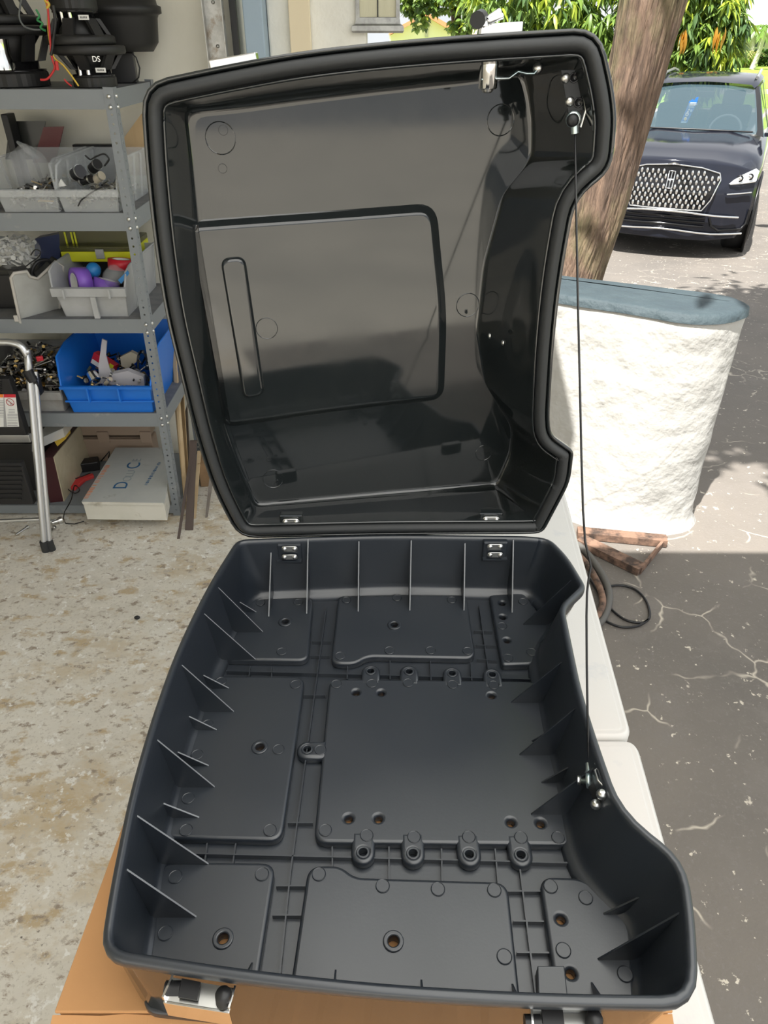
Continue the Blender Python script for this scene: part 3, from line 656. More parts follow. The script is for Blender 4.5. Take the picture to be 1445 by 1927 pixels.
for i, (zt, zb) in enumerate(LEV):
    xr = post_x(zt)-.003
    k = MB(); k.prism([(SXL, SF, zb), (xr, SF, zb), (xr, SF, zt), (SXL, SF, zt)], (0, .0018, 0)); k.build('front_beam', SG, shelf)
    k = MB(); k.prism([(xr-.002, SF+.003, zb), (xr-.002, SB-.003, zb), (xr-.002, SB-.003, zt), (xr-.002, SF+.003, zt)], (.0016, 0, 0)); k.build('side_beam', SG, shelf)
    k = MB(); k.prism([(SXL, SB-.004, zb), (xr, SB-.004, zb), (xr, SB-.004, zt), (SXL, SB-.004, zt)], (0, .0018, 0)); k.build('rear_beam', SG, shelf)
    k = MB(); k.box(((SXL+xr)/2, (SF+SB)/2, zt-.004), (xr-SXL-.006, SB-SF-.012, .008)); k.build('shelf_board', MAT['board_grey'] if i != 4 else SG, shelf)
    if i < 4:
        for dz in (.018, .046):
            z = zt-dz
            k = MB(); k.lathe((post_x(z)-.015, SF-.004, z), [(.0062,0),(.0060,.002),(.0040,.0045),(0,.005)], axis=(0,-1,0), n=10); k.build('bolt', MAT['steel'], shelf)
            k = MB(); k.lathe((post_x(z)+.001, SF+.014, z), [(.0062,0),(.0060,.002),(.0040,.0045),(0,.005)], axis=(1,0,0), n=10); k.build('bolt', MAT['steel'], shelf)
S = [l[0]+.0004 for l in LEV]

# ------------------------------------------------------------------ loudspeakers on the top level
mat('speaker_black', (.016, .016, .017), .38, bump=.08, bscale=300); mat('speaker_satin', (.015, .015, .015), .5)
mat('paper_white', (.75, .75, .72), .7); mat('print_dark', (.03, .03, .035), .7)
def speaker(c, z0, rm, rr, hm, hb, flip, label, letters_on=None, wires=True):
    s = -1 if flip else 1; H = hm+hb
    r = thing('loudspeaker', label, 'loudspeaker', (c[0], c[1], z0), 'bare loudspeakers on the top shelf')
    zb = z0+H if flip else z0                               # the magnet end
    k = MB(); n = 48; prof = []
    for h, q in ((0, .92), (.08*hm, 1.0), (.86*hm, 1.0), (hm, .95)):
        prof.append([Vector((c[0]+rm*q*(1-.035*(i % 2)*(1 if (i//6) % 2 == 0 else 0))*math.cos(2*PI*i/n), c[1]+rm*q*(1-.035*(i % 2)*(1 if (i//6) % 2 == 0 else 0))*math.sin(2*PI*i/n), zb+s*h)) for i in range(n)])
    k.loft(prof, cap0=True, cap1=True, smooth=False); finish(k.build('magnet', MAT['speaker_satin'], r))
    k = MB(); k.lathe((c[0], c[1], zb+s*hm), [(rm*.97,0),(rm*.97,.004),(rm*.80,.005),(rm*.80,hb*.22),(0,hb*.22)], axis=(0,0,s), n=32); k.build('back_plate', MAT['gloss_black'], r)
    for j in range(6):
        k = MB(); a = 2*PI*j/6+.5; ca, sa = math.cos(a), math.sin(a); t = Vector((-sa, ca, 0))
        P = [Vector((c[0]+ca*q, c[1]+sa*q, zb+s*h)) for q, h in ((rm*.78, hm+hb*.2), (rm*.98, hm+hb*.22), (rr*.92, H-.018), (rr*.80, H-.018))]
        k.prism([p-t*.016 for p in P], t*.032); finish(k.build('basket_spoke', MAT['speaker_black'], r))
    k = MB(); k.lathe((c[0], c[1], zb), [(rm*.55, s*(hm+hb*.15)), (rm*.60, s*(hm+hb*.35)), (rr*.78, s*(H-.012)), (rr*.60, s*(H-.010)), (0, s*(H-.03))], n=32); k.build('cone', MAT['speaker_satin'], r)
    k = MB(); k.lathe((c[0], c[1], zb), [(rr*.80, s*(H-.026)), (rr*.97, s*(H-.022)), (rr, s*(H-.018)), (rr, s*(H-.004)), (rr*.96, s*H), (rr*.80, s*H), (rr*.80, s*(H-.026))], n=40, cap=False); finish(k.build('rim', MAT['speaker_satin'], r))
    for dx in (-.020, .004):
        a = Vector((c[0]+dx, c[1]-rm*.86, zb+s*(hm+.002)))
        k = MB(); k.cyl(a, a+Vector((0, .004, s*.030)), .0055, n=10); k.cyl(a+Vector((0, .004, s*.030)), a+Vector((0, .004, s*.036)), .003, n=8); k.build('terminal', MAT['chrome'], r)
    k = MB(); a = Vector((c[0]+.042, c[1]-rm*.80-.004, zb+s*(hm+.016))); k.box(a, (.030, .001, .012)); st = k.build('sticker', MAT['paper_white'], r)
    for q in range(5): k = MB(); k.box(a+Vector((-.008+.004*q, -.0007, 0)), (.0022, .0006, .005)); k.build('print', MAT['print_dark'], st)
    return r
Y1 = 2.60
cx = at_y(191, 150, Y1).x
sp1 = speaker((cx, Y1-.06), S[0], .064, .105, .030, .078, False, 'black bare loudspeaker standing magnet down behind the shelf post, lower of the pair')
sp2 = speaker((cx-.02, Y1-.06), S[0]+.1085, .066, .100, .042, .082, True, 'black bare loudspeaker lying rim down on top of another one, upper of the pair')
lx = at_y(32, 150, Y1).x
sp3 = speaker((lx, Y1-.03), S[0], .108, .150, .042, .115, False, 'large black loudspeaker with shiny basket at the far end of the top shelf')
sp4 = speaker((lx-.03, Y1-.03), S[0]+.158, .108, .148, .05, .11, True, 'large black loudspeaker upside down over the shiny basket one')
k = MB(); k.lathe((lx+.035, Y1-.155, S[0]+.048), [(.034,0),(.034,.02),(.030,.04),(.034,.075)], n=20); k.build('chrome_frame', MAT['chrome'], sp3)
letters('DS', .020, 'lettering', MAT['steel'], sp1, frame((cx+.045, Y1-.06-.085, S[0]+.074), (1, 0, 0), (0, 0, 1)))
YB = 2.785
xr_ = at_y(301, 20, YB).x; rt_ = .135; zf = lambda y: at_y(280, y, YB).z
k = MB()
k.lathe((xr_-rt_, YB, 0), [(.0, zf(97)), (.092, zf(97)), (.112, zf(80)), (.120, zf(34)), (.124, zf(28)), (rt_, zf(25)), (rt_, zf(12)), (.124, zf(9)), (.12, zf(-12)), (0, zf(-12))], n=48)
tub = k.build('subwoofer_tub', MAT['speaker_satin'], None)
tag(tub, 'big round black subwoofer tub with a rim, behind the stacked loudspeakers', 'subwoofer')
bxp = at_y(236, 155, 2.76)
k = MB(); k.box((bxp.x, 2.77, (S[0]+zf(97))/2-.0005), (.075, .07, zf(97)-S[0]-.001), rotz(.2)); o = k.build('amplifier_box', MAT['black_plastic'], None, bevel=.003); tag(o, 'small black box standing behind the loudspeaker pair against the wall', 'box')
k = MB(); a = [at_y(x, y, 2.72) for x, y in ((244,96),(256,108),(263,128),(261,146),(250,156))]; k.tube(a, .0022, n=6); o = k.build('black_cable', MAT['cable_black']); tag(o, 'thin black cable curving down beside the small black box on the wall', 'cable')
mat('wire_red', (.50, .03, .03), .45); mat('wire_yellow', (.60, .40, .05), .45); mat('wire_green', (.03, .22, .07), .45); mat('wire_grey', (.10, .11, .11), .45)
def smooth(P, n=5):
    out = []
    for i in range(len(P)-1):
        p0, p1, p2, p3 = P[max(0, i-1)], P[i], P[i+1], P[min(len(P)-1, i+2)]
        for k in range(n):
            t = k/n; out.append(.5*((2*p1)+(p2-p0)*t+(2*p0-5*p1+4*p2-p3)*t*t+(3*p1-p0-3*p2+p3)*t**3))
    return out+[P[-1]]
def wire(name, pts, Y, r, m, label, cat='wire', group='loose wires over the loudspeakers'):
    k = MB(); k.tube(smooth([at_y(x, y, Y) for x, y in pts]), r, n=6); return tag(k.build(name, MAT[m]), label, cat, group)
wire('red_wire', [(88,-8),(92,40),(95,85),(98,110),(103,126),(98,138),(88,149),(76,150)], 2.43, .0030, 'wire_red', 'red wire hanging down and curling back to the large magnet')
wire('yellow_wire', [(82,-8),(90,20),(91,60),(100,105),(118,122),(134,142),(148,162)], 2.435, .0025, 'wire_yellow', 'yellow wire running down to the edge of the top shelf')
wire('green_wire', [(68,18),(74,30),(70,38),(80,44),(76,52),(86,58)], 2.44, .0030, 'wire_green', 'curled green wire tangled over the large loudspeaker')
wire('grey_wire', [(40,0),(36,30),(44,48),(60,55),(76,56)], 2.42, .0026, 'wire_grey', 'grey wire looping across the upside down large loudspeaker')
wire('dark_wire', [(100,10),(104,40),(102,62),(98,95),(96,104)], 2.43, .0045, 'cable_black', 'thick dark wire in the middle of the tangle')
wire('short_red_wire', [(121,149),(127,156),(135,162)], 2.45, .0025, 'wire_red', 'short red wire end on the top shelf edge')
wire('red_pair', [(106,115),(108,132)], 2.425, .0050, 'wire_red', 'stubby red wire connector on the hanging red wire')
wire('orange_wire', [(84,0),(92,8),(88,16)], 2.43, .0040, 'wire_yellow', 'short orange wire at the top of the tangle')

# ------------------------------------------------------------------ bins
mat('clear_plastic', (.66, .69, .70), .22, alpha=.30); mat('clear_film', (.70, .72, .73), .15, alpha=.17, bump=.35, bscale=30)
mat('bin_grey', (.42, .43, .44), .45, col2=(.36, .37, .37), nscale=7); mat('bin_blue', (.012, .16, .62), .38, bump=.04, bscale=60)
mat('bin_dirty', (.37, .37, .36), .6, col2=(.28, .27, .25), nscale=9)
def bin_(name, label, x0, x1, yf, yb, z, h, hf, m, wide=.018, lip=.02, lipd=.014, ribs=0, group=None, flare=.02, cat='bin', cut=.075):
    r = thing(name, label, cat, ((x0+x1)/2, (yf+yb)/2, z), group); m = MAT[m]; t = .003; w = wide
    q = lambda x, y, zz: Vector((x, y, z+zz))
    k = MB(); k.box(((x0+x1)/2, (yf+yb)/2, z+t/2), (x1-x0, yb-yf, t))
    k.prism([q(x0, yb, 0), q(x1, yb, 0), q(x1+w, yb+.008, h), q(x0-w, yb+.008, h)], (0, -t, 0))
    for sx, xa in ((-1, x0), (1, x1)):
        fr = hf/h
        P = [q(xa, yf, 0), q(xa, yb, 0), q(xa+sx*w, yb+.008, h), q(xa+sx*w, yf+cut-flare, h), q(xa+sx*w*.9, yf+cut*.4-flare, h*.92), q(xa+sx*w*fr, yf-flare*fr, hf)]
        k.prism(P, (-sx*t, 0, 0))
    k.prism([q(x0, yf, 0), q(x1, yf, 0), q(x1+w*hf/h, yf-flare*hf/h, hf), q(x0-w*hf/h, yf-flare*hf/h, hf)], (0, t, 0))
    finish(k.build('shell', m, r))
    k = MB(); xa, xb = x0-w*hf/h-.004, x1+w*hf/h+.004; yy = yf-flare*hf/h
    k.prism([q(xa, yy+.002, hf-lip), q(xa, yy-lipd, hf-lip*.9), q(xa, yy-lipd-.002, hf), q(xa, yy+.002, hf+.001)], (xb-xa, 0, 0)); finish(k.build('front_lip', m, r, bevel=.001))
    for sx, xa in ((-1, x0), (1, x1)):                      # rolled rims along the sides
        k = MB(); k.tube([q(xa+sx*w*hf/h, yf-flare*hf/h, hf), q(xa+sx*(w*.9+.002), yf+cut*.4-flare, h*.92), q(xa+sx*(w+.002), yf+cut-flare, h), q(xa+sx*(w+.002), yb+.008, h)], .0038, n=6); k.build('side_rim', m, r)
    for j in range(ribs):
        y = yf+cut+.02+(yb-yf-cut-.03)*j/max(1, ribs-1)
        k = MB(); k.prism([q(x1+.0005, y, .004), q(x1+w, y, h-.004), q(x1+w+.004, y, h-.006), q(x1+.004, y, .004)], (0, .010, 0)); k.build('side_rib', m, r)
        k = MB(); k.prism([q(x0-.0005, y, .004), q(x0-w, y, h-.004), q(x0-w-.004, y, h-.006), q(x0-.004, y, .004)], (0, .010, 0)); k.build('side_rib', m, r)
    return r
mat('bits_steel', (.55, .54, .52), .3, .9, col2=(.30, .29, .27), nscale=60); mat('brass', (.60, .42, .16), .3, .9); mat('dull_tan', (.42, .38, .30), .7)
def bits(name, x0, x1, y0, y1, z0, z1, n, sz, label, cat, seed=1, mats=('bits_steel', 'gloss_black', 'brass', 'dull_tan'), heap=.02, wts=(0, 0, 0, 0, 1, 1, 2, 3)):
    rnd = random.Random(seed); k = MB()
    for i in range(n):
        x, y = rnd.uniform(x0, x1), rnd.uniform(y0, y1); u = 1-abs((x-(x0+x1)/2)/((x1-x0)/2))**2
        z = z0+(z1-z0+heap*u)*rnd.random()**.5; k.m = rnd.choice(wts)
        d = Vector((rnd.uniform(-1, 1), rnd.uniform(-1, 1), rnd.uniform(-.4, .4))).normalized(); L = sz*rnd.uniform(.5, 1.5)
        a = Vector((x, y, z)); q = rnd.random()
        lim = lambda p: Vector((min(max(p.x, x0), x1), min(max(p.y, y0), y1), p.z))
        if q < .55: k.cyl(lim(a-d*L), lim(a+d*L+Vector((1e-4, 0, 1e-4))), sz*.16, n=5); k.cyl(lim(a+d*L*.98), lim(a+d*L*.98)+d*sz*.12, sz*.32, n=6)
        elif q < .8: k.cyl(a, a+d*sz*.35, sz*.42, n=7)
        else: k.box(a, (sz*rnd.uniform(.4, 1.1), sz*.4, sz*.25), Matrix.Rotation(rnd.uniform(0, 6), 3, d))
    o = k.build(name, [MAT[m] for m in mats]); o['kind'] = 'stuff'; o['label'] = label; o['category'] = cat; return o
# second level: two clear bins
A0, A1 = at_y(122, 398, 2.455), at_y(224, 398, 2.455)
hl = at_y(150, 357, 2.445).z-S[1]; hh = at_y(150, 303, 2.47).z-S[1]
b1 = bin_('clear_bin', 'clear plastic bin of black cylinders and wires, next to the shelf post', A0.x, A1.x, 2.455, 2.80, S[1], hh, hl, 'clear_plastic', .020, .022, .014, 4, 'clear plastic bins on the second level')
B0, B1 = at_y(10, 398, 2.455), at_y(112, 398, 2.455)
b2 = bin_('clear_bin', 'clear plastic bin holding a bulging plastic bag, left of the one with black cylinders', B0.x, B1.x, 2.455, 2.80, S[1], hh, hl, 'clear_plastic', .020, .022, .014, 4, 'clear plastic bins on the second level')
bits('small_hardware', A0.x+.006, A1.x-.006, 2.465, 2.72, S[1]+.006, S[1]+hl*.55, 150, .016, 'small metal and plastic fittings in the clear bin by the post', 'hardware', 3, mats=('bits_steel', 'dull_tan', 'paper_white', 'gloss_black'))
bits('small_hardware', B0.x+.006, B1.x-.006, 2.465, 2.72, S[1]+.006, S[1]+hl*.75, 190, .016, 'shiny metal fittings in the clear bin under the plastic bag', 'hardware', 4)
def blob(name, c, r, sc, m, label, cat, seed=0, amp=.25, f=9, group=None):
    k = MB(); k.ball((0, 0, 0), r, 22, 14, sc)
    for i, p in enumerate(k.v):
        d = mnoise.noise(p*f/ r * .12+Vector((seed*3.1, seed, 0)))+.5*mnoise.noise(p*f/r*.3+Vector((seed, 7, 0))); k.v[i] = p*(1+amp*d)+Vector(c)
    return tag(k.build(name, MAT[m]), label, cat, group)
p = at_y(50, 312, 2.58); blob('plastic_bag', (p.x, 2.58, p.z-.012), .075, (.9, .8, .95), 'clear_film', 'crumpled clear plastic bag in the clear bin with shiny fittings', 'bag', 2)
k = MB(); q = at_y(30, 268, 2.56); k.prism([q, at_y(52, 290, 2.56), at_y(72, 300, 2.56), at_y(46, 275, 2.56)], (0, .012, .004)); tag(k.build('bag_zip', MAT['clear_film']), 'zip end of a clear plastic bag sticking up from the clear bin', 'bag')
def cyl_thing(name, a, b, Y, r, m, label, cat, group=None, ring=True):
    a, b = at_y(*a, Y), at_y(*b, Y-.02); k = MB(); k.cyl(a, b, r, n=18); o = k.build(name, MAT[m])
    if ring:
        d = (b-a)
        for t in (.12, .88): k = MB(); k.cyl(a+d*(t-.06), a+d*(t+.06), r*1.06, n=18); k.build('band', MAT['steel'], o)
    return tag(o, label, cat, group)
cyl_thing('black_motor', (140,330), (152,322), 2.50, .020, 'gloss_black', 'shiny black cylinder standing in the clear bin by the post', 'motor', 'black cylinders in the clear bin')
cyl_thing('black_motor', (152,342), (172,336), 2.50, .013, 'gloss_black', 'small black cylinder lying in the clear bin by the post', 'motor', 'black cylinders in the clear bin')
cyl_thing('black_motor', (172,320), (184,308), 2.54, .016, 'black_plastic', 'black cylinder behind the others in the clear bin by the post', 'motor', 'black cylinders in the clear bin')
cyl_thing('tan_clamp', (178,340), (192,330), 2.50, .013, 'dull_tan', 'tan ribbed clamp among black cylinders in the clear bin', 'clamp')
wire('black_cable', [(160,292),(170,300),(182,294),(196,290),(205,300),(196,312)], 2.52, .0028, 'cable_black', 'coiled black cable at the back of the clear bin by the post', 'cable', None)
wire('black_cable', [(147,388),(152,378),(162,370),(176,360),(192,352),(206,350)], 2.435, .0024, 'cable_black', 'black cable hanging over the front of the clear bin', 'cable', None)
k = MB(); P = [at_y(x, y, 2.475) for x, y in ((108,352),(114,337),(124,350))]; k.prism(P, (0, .006, 0)); tag(k.build('white_corner', MAT['paper_white']), 'small white triangular piece at the front of the clear bin', 'plastic piece')
def panel_px(name, pts, Y, th, m, label, cat, group=None):
    k = MB(); k.prism([at_y(x, y, Y) for x, y in pts], (0, th, 0)); return tag(finish(k.build(name, MAT[m])), label, cat, group)
mat('smoke_plastic', (.035, .038, .034), .25); mat('dark_red', (.13, .018, .020), .35); mat('plywood', (.50, .36, .20), .7, col2=(.42, .29, .15), nscale=9, stretch=(1, 1, .15))
panel_px('smoked_lid', ((18,228),(86,228),(72,300),(10,300)), 2.83, .004, 'smoke_plastic', 'dark smoked plastic sheet leaning on the wall behind the clear bins', 'plastic sheet')
panel_px('red_sheet', ((82,239),(120,238),(104,306),(62,306)), 2.81, .004, 'dark_red', 'dark red plastic sheet leaning on the wall behind the clear bins', 'plastic sheet')
panel_px('wood_board', ((234,258),(266,214),(290,214),(290,330),(236,330)), 2.86, .012, 'plywood', 'pale plywood offcut behind the shelf post on the second level', 'board')
def ybox(name, px0, px1, Y, d, z, m, label, cat, rz_=0, bev=.003, taper=1):
    a, b = at_y(*px0, Y), at_y(*px1, Y); k = MB(); zt = max(a.z, b.z) if z is None else None
    z0 = z if z is not None else min(a.z, b.z); z1 = max(a.z, b.z)
    k.box(((a.x+b.x)/2, Y+d/2, (z0+z1)/2), (abs(b.x-a.x), d, z1-z0), rotz(rz_), taper); return tag(k.build(name, MAT[m], bevel=bev), label, cat)
ybox('black_case', (135,272), (215,292), 2.84, .03, S[1], 'black_plastic', 'flat black plastic part behind the clear bin by the post', 'plastic part')
ybox('black_charger', (0,215), (22,250), 2.76, .06, S[1], 'black_plastic', 'black power unit at the end of the second level behind the plastic bag', 'power unit')

# ------------------------------------------------------------------ third level
mat('safety_yellow', (.68, .70, .02), .45); mat('yellow_smoke', (.10, .10, .03), .2, alpha=.75); mat('tape_purple', (.24, .11, .55), .4); mat('tape_red', (.55, .02, .035), .35)
mat('organiser_blue', (.07, .10, .26), .3, alpha=.8); mat('foggy_plastic', (.44, .45, .43), .45, col2=(.36, .36, .34), nscale=6); mat('rim_beige', (.48, .46, .42), .5)
g0, g1 = at_y(126, 603, 2.47), at_y(244, 603, 2.47)
gh = at_y(160, 541, 2.45).z-S[2]; ghh = at_y(160, 500, 2.50).z-S[2]
gb = bin_('grey_bin', 'grey plastic bin with purple and red tape rolls next to the shelf post', g0.x, g1.x, 2.47, 2.82, S[2], ghh, gh, 'bin_grey', .020, .032, .014, 2, flare=.03)
c = at_y(178, 565, 2.455); k = MB(); k.box((c.x, 2.448, S[2]+gh*.36), (.018, .010, gh*.70)); k.build('front_rib', MAT['bin_grey'], gb)
for xx in (125, 210): c = at_y(xx, 552, 2.45); k = MB(); k.box((c.x, 2.425, S[2]+gh-.016), (.006, .004, .030)); k.build('label_edge', MAT['bin_grey'], gb)
def tape(name, c, R, w, axis, m, label, group='tape rolls in the grey bin'):
    k = MB(); k.lathe(c, [(R*.66, -w/2), (R, -w/2), (R, w/2), (R*.66, w/2), (R*.66, -w/2)], axis=axis, n=36, cap=False); o = k.build(name, MAT[m])
    k = MB(); k.lathe(c, [(R*.60, -w/2), (R*.655, -w/2), (R*.655, w/2), (R*.60, w/2), (R*.60, -w/2)], axis=axis, n=36, cap=False); k.build('cardboard_core', MAT['paper_white'], o)
    return tag(o, label, 'tape', group)
c = at_y(152, 532, 2.535); tape('tape_roll', (c.x, 2.535, c.z), .052, .048, (-.75, -.66, .12), 'tape_purple', 'purple tape roll with white core leaning in the grey bin')
c = at_y(199, 538, 2.55); tape('tape_roll', (c.x, 2.55, c.z-.002), .044, .048, (.3, .3, 1), 'tape_purple', 'purple tape roll lying flat beside the leaning purple one')
c = at_y(228, 497, 2.60); tape('tape_roll', (c.x, 2.60, c.z), .045, .035, (.1, .15, 1), 'tape_red', 'red tape roll at the back of the grey bin by the post')
mat('part_blue', (.02, .18, .45), .4); k = MB(); c = at_y(176, 508, 2.56); k.ball(c, .026, 12, 8); tag(k.build('blue_stopper', MAT['part_blue']), 'round blue stopper behind the purple tape roll', 'cap')
c = at_y(212, 522, 2.50); blob('plastic_bag', (c.x, 2.52, c.z), .045, (1, .7, .75), 'clear_film', 'clear plastic bag on top of the tape rolls in the grey bin', 'bag', 5)
k = MB(); k.prism([at_y(x, y, 2.465) for x, y in ((222,527),(240,509),(243,515),(228,534))], (0, .004, 0)); tag(k.build('blue_card', MAT['part_blue']), 'blue strip of card in the bag beside the shelf post', 'card')
# yellow organiser case: smoked lid sloping away, yellow tray, grey clasp
ya, yb_ = at_y(118, 493, 2.66), at_y(250, 493, 2.66); z1 = at_y(118, 474, 2.66).z; z0 = at_y(118, 493, 2.66).z
oc = thing('organiser_case', 'flat yellow organiser case with smoked lid behind the grey bin', 'organiser', ((ya.x+yb_.x)/2, 2.72, z0))
k = MB(); k.box(((ya.x+yb_.x)/2, 2.77, (z0+z1)/2), (yb_.x-ya.x, .22, z1-z0)); k.build('tray', MAT['safety_yellow'], oc, bevel=.003)
k = MB(); k.box(((ya.x+yb_.x)/2, 2.77, z1+.010), (yb_.x-ya.x, .22, .020)); k.build('lid', MAT['yellow_smoke'], oc, bevel=.003)
k = MB(); P = [at_y(x, y, 2.70) for x, y in ((113,470),(245,468),(240,433),(111,434))]; k.prism(P, (0, .004, 0)); k.build('insert', MAT['yellow_smoke'], oc)
c = at_y(188, 478, 2.655); k = MB(); k.box((c.x, 2.655, c.z), (.030, .008, .034)); k.build('clasp', MAT['bin_grey'], oc, bevel=.002)
for xx in (124, 136, 142): c = at_y(xx, 452, 2.695); k = MB(); k.box((c.x, 2.698, c.z), (.006, .002, .055)); k.build('divider', MAT['safety_yellow'], oc)
k = MB(); k.box(((ya.x+yb_.x)/2, 2.78, (S[2]+z0)/2), (.15, .16, z0-S[2]-.001)); tag(k.build('storage_box', MAT['black_plastic']), 'black box under the yellow organiser case', 'box')
k = MB(); P = [at_y(x, y, 2.74) for x, y in ((66,449),(114,440),(113,500),(64,500))]; k.prism(P, (0, .05, 0)); k.box((at_y(88, 500, 2.76).x, 2.78, (S[2]+at_y(88, 500, 2.74).z)/2), (.06, .03, at_y(88, 500, 2.74).z-S[2])); tag(k.build('blue_organiser', MAT['organiser_blue']), 'dusky blue plastic organiser left of the yellow case', 'organiser')
for i in range(3): pass
# foggy case leaning out over the shelf edge
P = [(38,606),(50,614),(112,588),(118,500),(104,492),(86,510),(70,524),(56,520),(50,510),(26,514),(20,522)]
q = [at_y(x, y, 2.455+.004*0) for x, y in P]
fc = thing('tool_case', 'foggy grey plastic case standing on its edge at the front of the third level', 'case', (q[0].x, 2.46, S[2]))
def case_pt(x, y): return at_y(x, y, 2.43+max(0, (x-30))*.0016)
F = [case_pt(x, y) for x, y in P]; nrm = Vector((-.5, .86, .05)).normalized()
k = MB(); k.prism(F, nrm*.010); finish(k.build('front_shell', MAT['foggy_plastic'], fc))
k = MB(); k.tube([p-nrm*.002 for p in F], .0055, n=6, closed=True); k.build('rim', MAT['rim_beige'], fc)
k = MB(); k.prism([p+nrm*.012 for p in F], nrm*.055); finish(k.build('back_shell', MAT['black_plastic'], fc))
c = case_pt(30, 598); k = MB(); k.box(c-nrm*.006, (.014, .008, .022)); k.build('latch', MAT['rim_beige'], fc, bevel=.002)
k = MB(); k.tube(smooth([case_pt(x, y)+nrm*.03 for x, y in ((62,520),(66,506),(76,496),(92,494),(98,500))]), .006, n=8); k.build('handle', MAT['black_plastic'], fc)
c = at_y(24, 470, 2.60); blob('plastic_bag', (c.x, 2.62, c.z-.01), .085, (1.0, .7, .8), 'clear_film', 'clear plastic bag of white plastic pieces at the end of the third level', 'bag', 8)
bits('white_clips', c.x-.075, c.x+.06, 2.57, 2.66, c.z-.065, c.z+.02, 110, .020, 'white plastic clips inside the clear bag on the third level', 'clips', 9, mats=('paper_white', 'paper_white', 'bin_grey', 'paper_white'))
k = MB(); k.box((c.x, 2.68, (S[2]+c.z-.075)/2), (.20, .25, c.z-.075-S[2])); tag(k.build('black_case', MAT['black_plastic'], bevel=.004), 'black plastic case under the bag of white pieces', 'case')
wire('black_cable', [(0,507),(18,508),(42,505),(58,494),(72,484),(76,474),(66,470),(58,480)], 2.44, .0022, 'cable_black', 'thin black cable over the foggy case on the third level', 'cable', None)
# ------------------------------------------------------------------ fourth level
u0, u1 = at_y(140, 780, 2.45), at_y(290, 780, 2.45)
uh = at_y(200, 727, 2.43).z-S[3]; uhh = at_y(200, 650, 2.55).z-S[3]
bb = bin_('blue_bin', 'bright blue plastic bin of metal fittings next to the shelf post', u0.x, u1.x, 2.45, 2.84, S[3], uhh, uh, 'bin_blue', .026, .012, .010, 0, flare=.035, cut=.16)
k = MB(); k.box(((u0.x+u1.x)/2, 2.4365, S[3]+uh*.45), (u1.x-u0.x+.026, .008, .006)); k.build('front_ledge', MAT['bin_blue'], bb)
for xx in (168, 226): c = at_y(xx, 745, 2.43); k = MB(); k.box((c.x, 2.424, S[3]+uh*.72), (.006, .012, uh*.5)); k.build('card_slot', MAT['bin_blue'], bb)
bits('metal_fittings', u0.x+.01, u1.x-.01, 2.47, 2.76, S[3]+.01, S[3]+uh*.95, 170, .022, 'dark and shiny metal fittings in the blue bin', 'hardware', 12, wts=(0, 0, 0, 1, 1, 1, 3, 2))
c = at_y(186, 678, 2.62); rb = thing('red_carton', 'small red and white carton standing in the blue bin', 'carton', (c.x, 2.62, c.z-.03))
R = Matrix.Rotation(.5, 3, 'Y') @ rotz(-.3)
k = MB(); k.box(c+Vector((.02, 0, -.012)), (.095, .03, .048), R); k.build('carton', MAT['tape_red'], rb, bevel=.001)
k = MB(); k.box(c+R @ Vector((-.02, -.0155, -.012))+Vector((.018, 0, -.012)), (.045, .001, .018), R); k.build('label', MAT['paper_white'], rb)
k = MB(); k.box(c+R @ Vector((.036, -.0158, 0))+Vector((.02, 0, -.012)), (.018, .001, .046), R); k.build('stripe', MAT['safety_yellow'], rb)
mat('milky_plastic', (.55, .54, .58), .35, alpha=.75); mat('pale_pink', (.72, .52, .46), .6)
k = MB(); P = [at_y(x, y, 2.53) for x, y in ((192,638),(201,642),(199,668),(206,694),(214,706),(208,722),(188,722),(185,690))]; k.prism(P, (0, .006, 0)); tag(finish(k.build('milky_strip', MAT['milky_plastic'])), 'milky plastic strip standing up in the blue bin', 'plastic piece')
k = MB(); P = [at_y(x, y, 2.49) for x, y in ((204,724),(212,704),(240,698),(270,710),(272,726)) ]; k.prism(P, (0, .02, .004)); tag(finish(k.build('plastic_bag', MAT['milky_plastic'])), 'flat milky plastic bag at the front of the blue bin', 'bag')
cyl_thing('silver_knob', (172,702), (180,716), 2.52, .020, 'chrome', 'shiny silver knob in the blue bin', 'knob', ring=False)
cyl_thing('spark_plug', (196,724), (208,713), 2.47, .007, 'dull_tan', 'pale rod with pink end at the front of the blue bin', 'rod')
c = at_y(207, 714, 2.46); k = MB(); k.ball(c, .010, 10, 7); tag(k.build('pink_cap', MAT['pale_pink']), 'pale pink cap on the rod in the blue bin', 'cap')
k = MB(); P = [at_y(x, y, 2.60) for x, y in ((226,672),(246,662),(258,668),(256,682),(238,694),(228,688))]; k.prism(P, (0, .02, .0)); tag(finish(k.build('tan_shell', MAT['dull_tan'])), 'fan-shaped tan metal part at the back of the blue bin', 'metal part')
for x, y, lb_ in ((256,700,'middle one of three dull round pipe fittings in the blue bin'), (268,706,'dull round pipe fitting hard against the shelf post in the blue bin'), (246,700,'dull round pipe fitting under the tan fan-shaped part in the blue bin')): cyl_thing('pipe_fitting', (x, y), (x+6, y+6), 2.56, .014, 'bits_steel', lb_, 'fitting', 'pipe fittings in the blue bin', ring=False)
w0, w1 = at_y(-30, 772, 2.46), at_y(122, 772, 2.46); wh = at_y(90, 736, 2.45).z-S[3]; whh = at_y(90, 690, 2.52).z-S[3]
gb2 = bin_('grey_bin', 'dirty grey bin heaped with screws, behind the step ladder leg', w0.x, w1.x, 2.46, 2.80, S[3], whh, wh, 'bin_dirty', .014, .034, .012, 0, flare=.02)
bits('screws', w0.x+.008, w1.x-.004, 2.47, 2.74, S[3]+.03, S[3]+wh+.035, 420, .022, 'heap of loose screws and fittings in the dirty grey bin', 'screws', 15, heap=.05, wts=(0, 0, 0, 0, 1, 1, 2, 3))
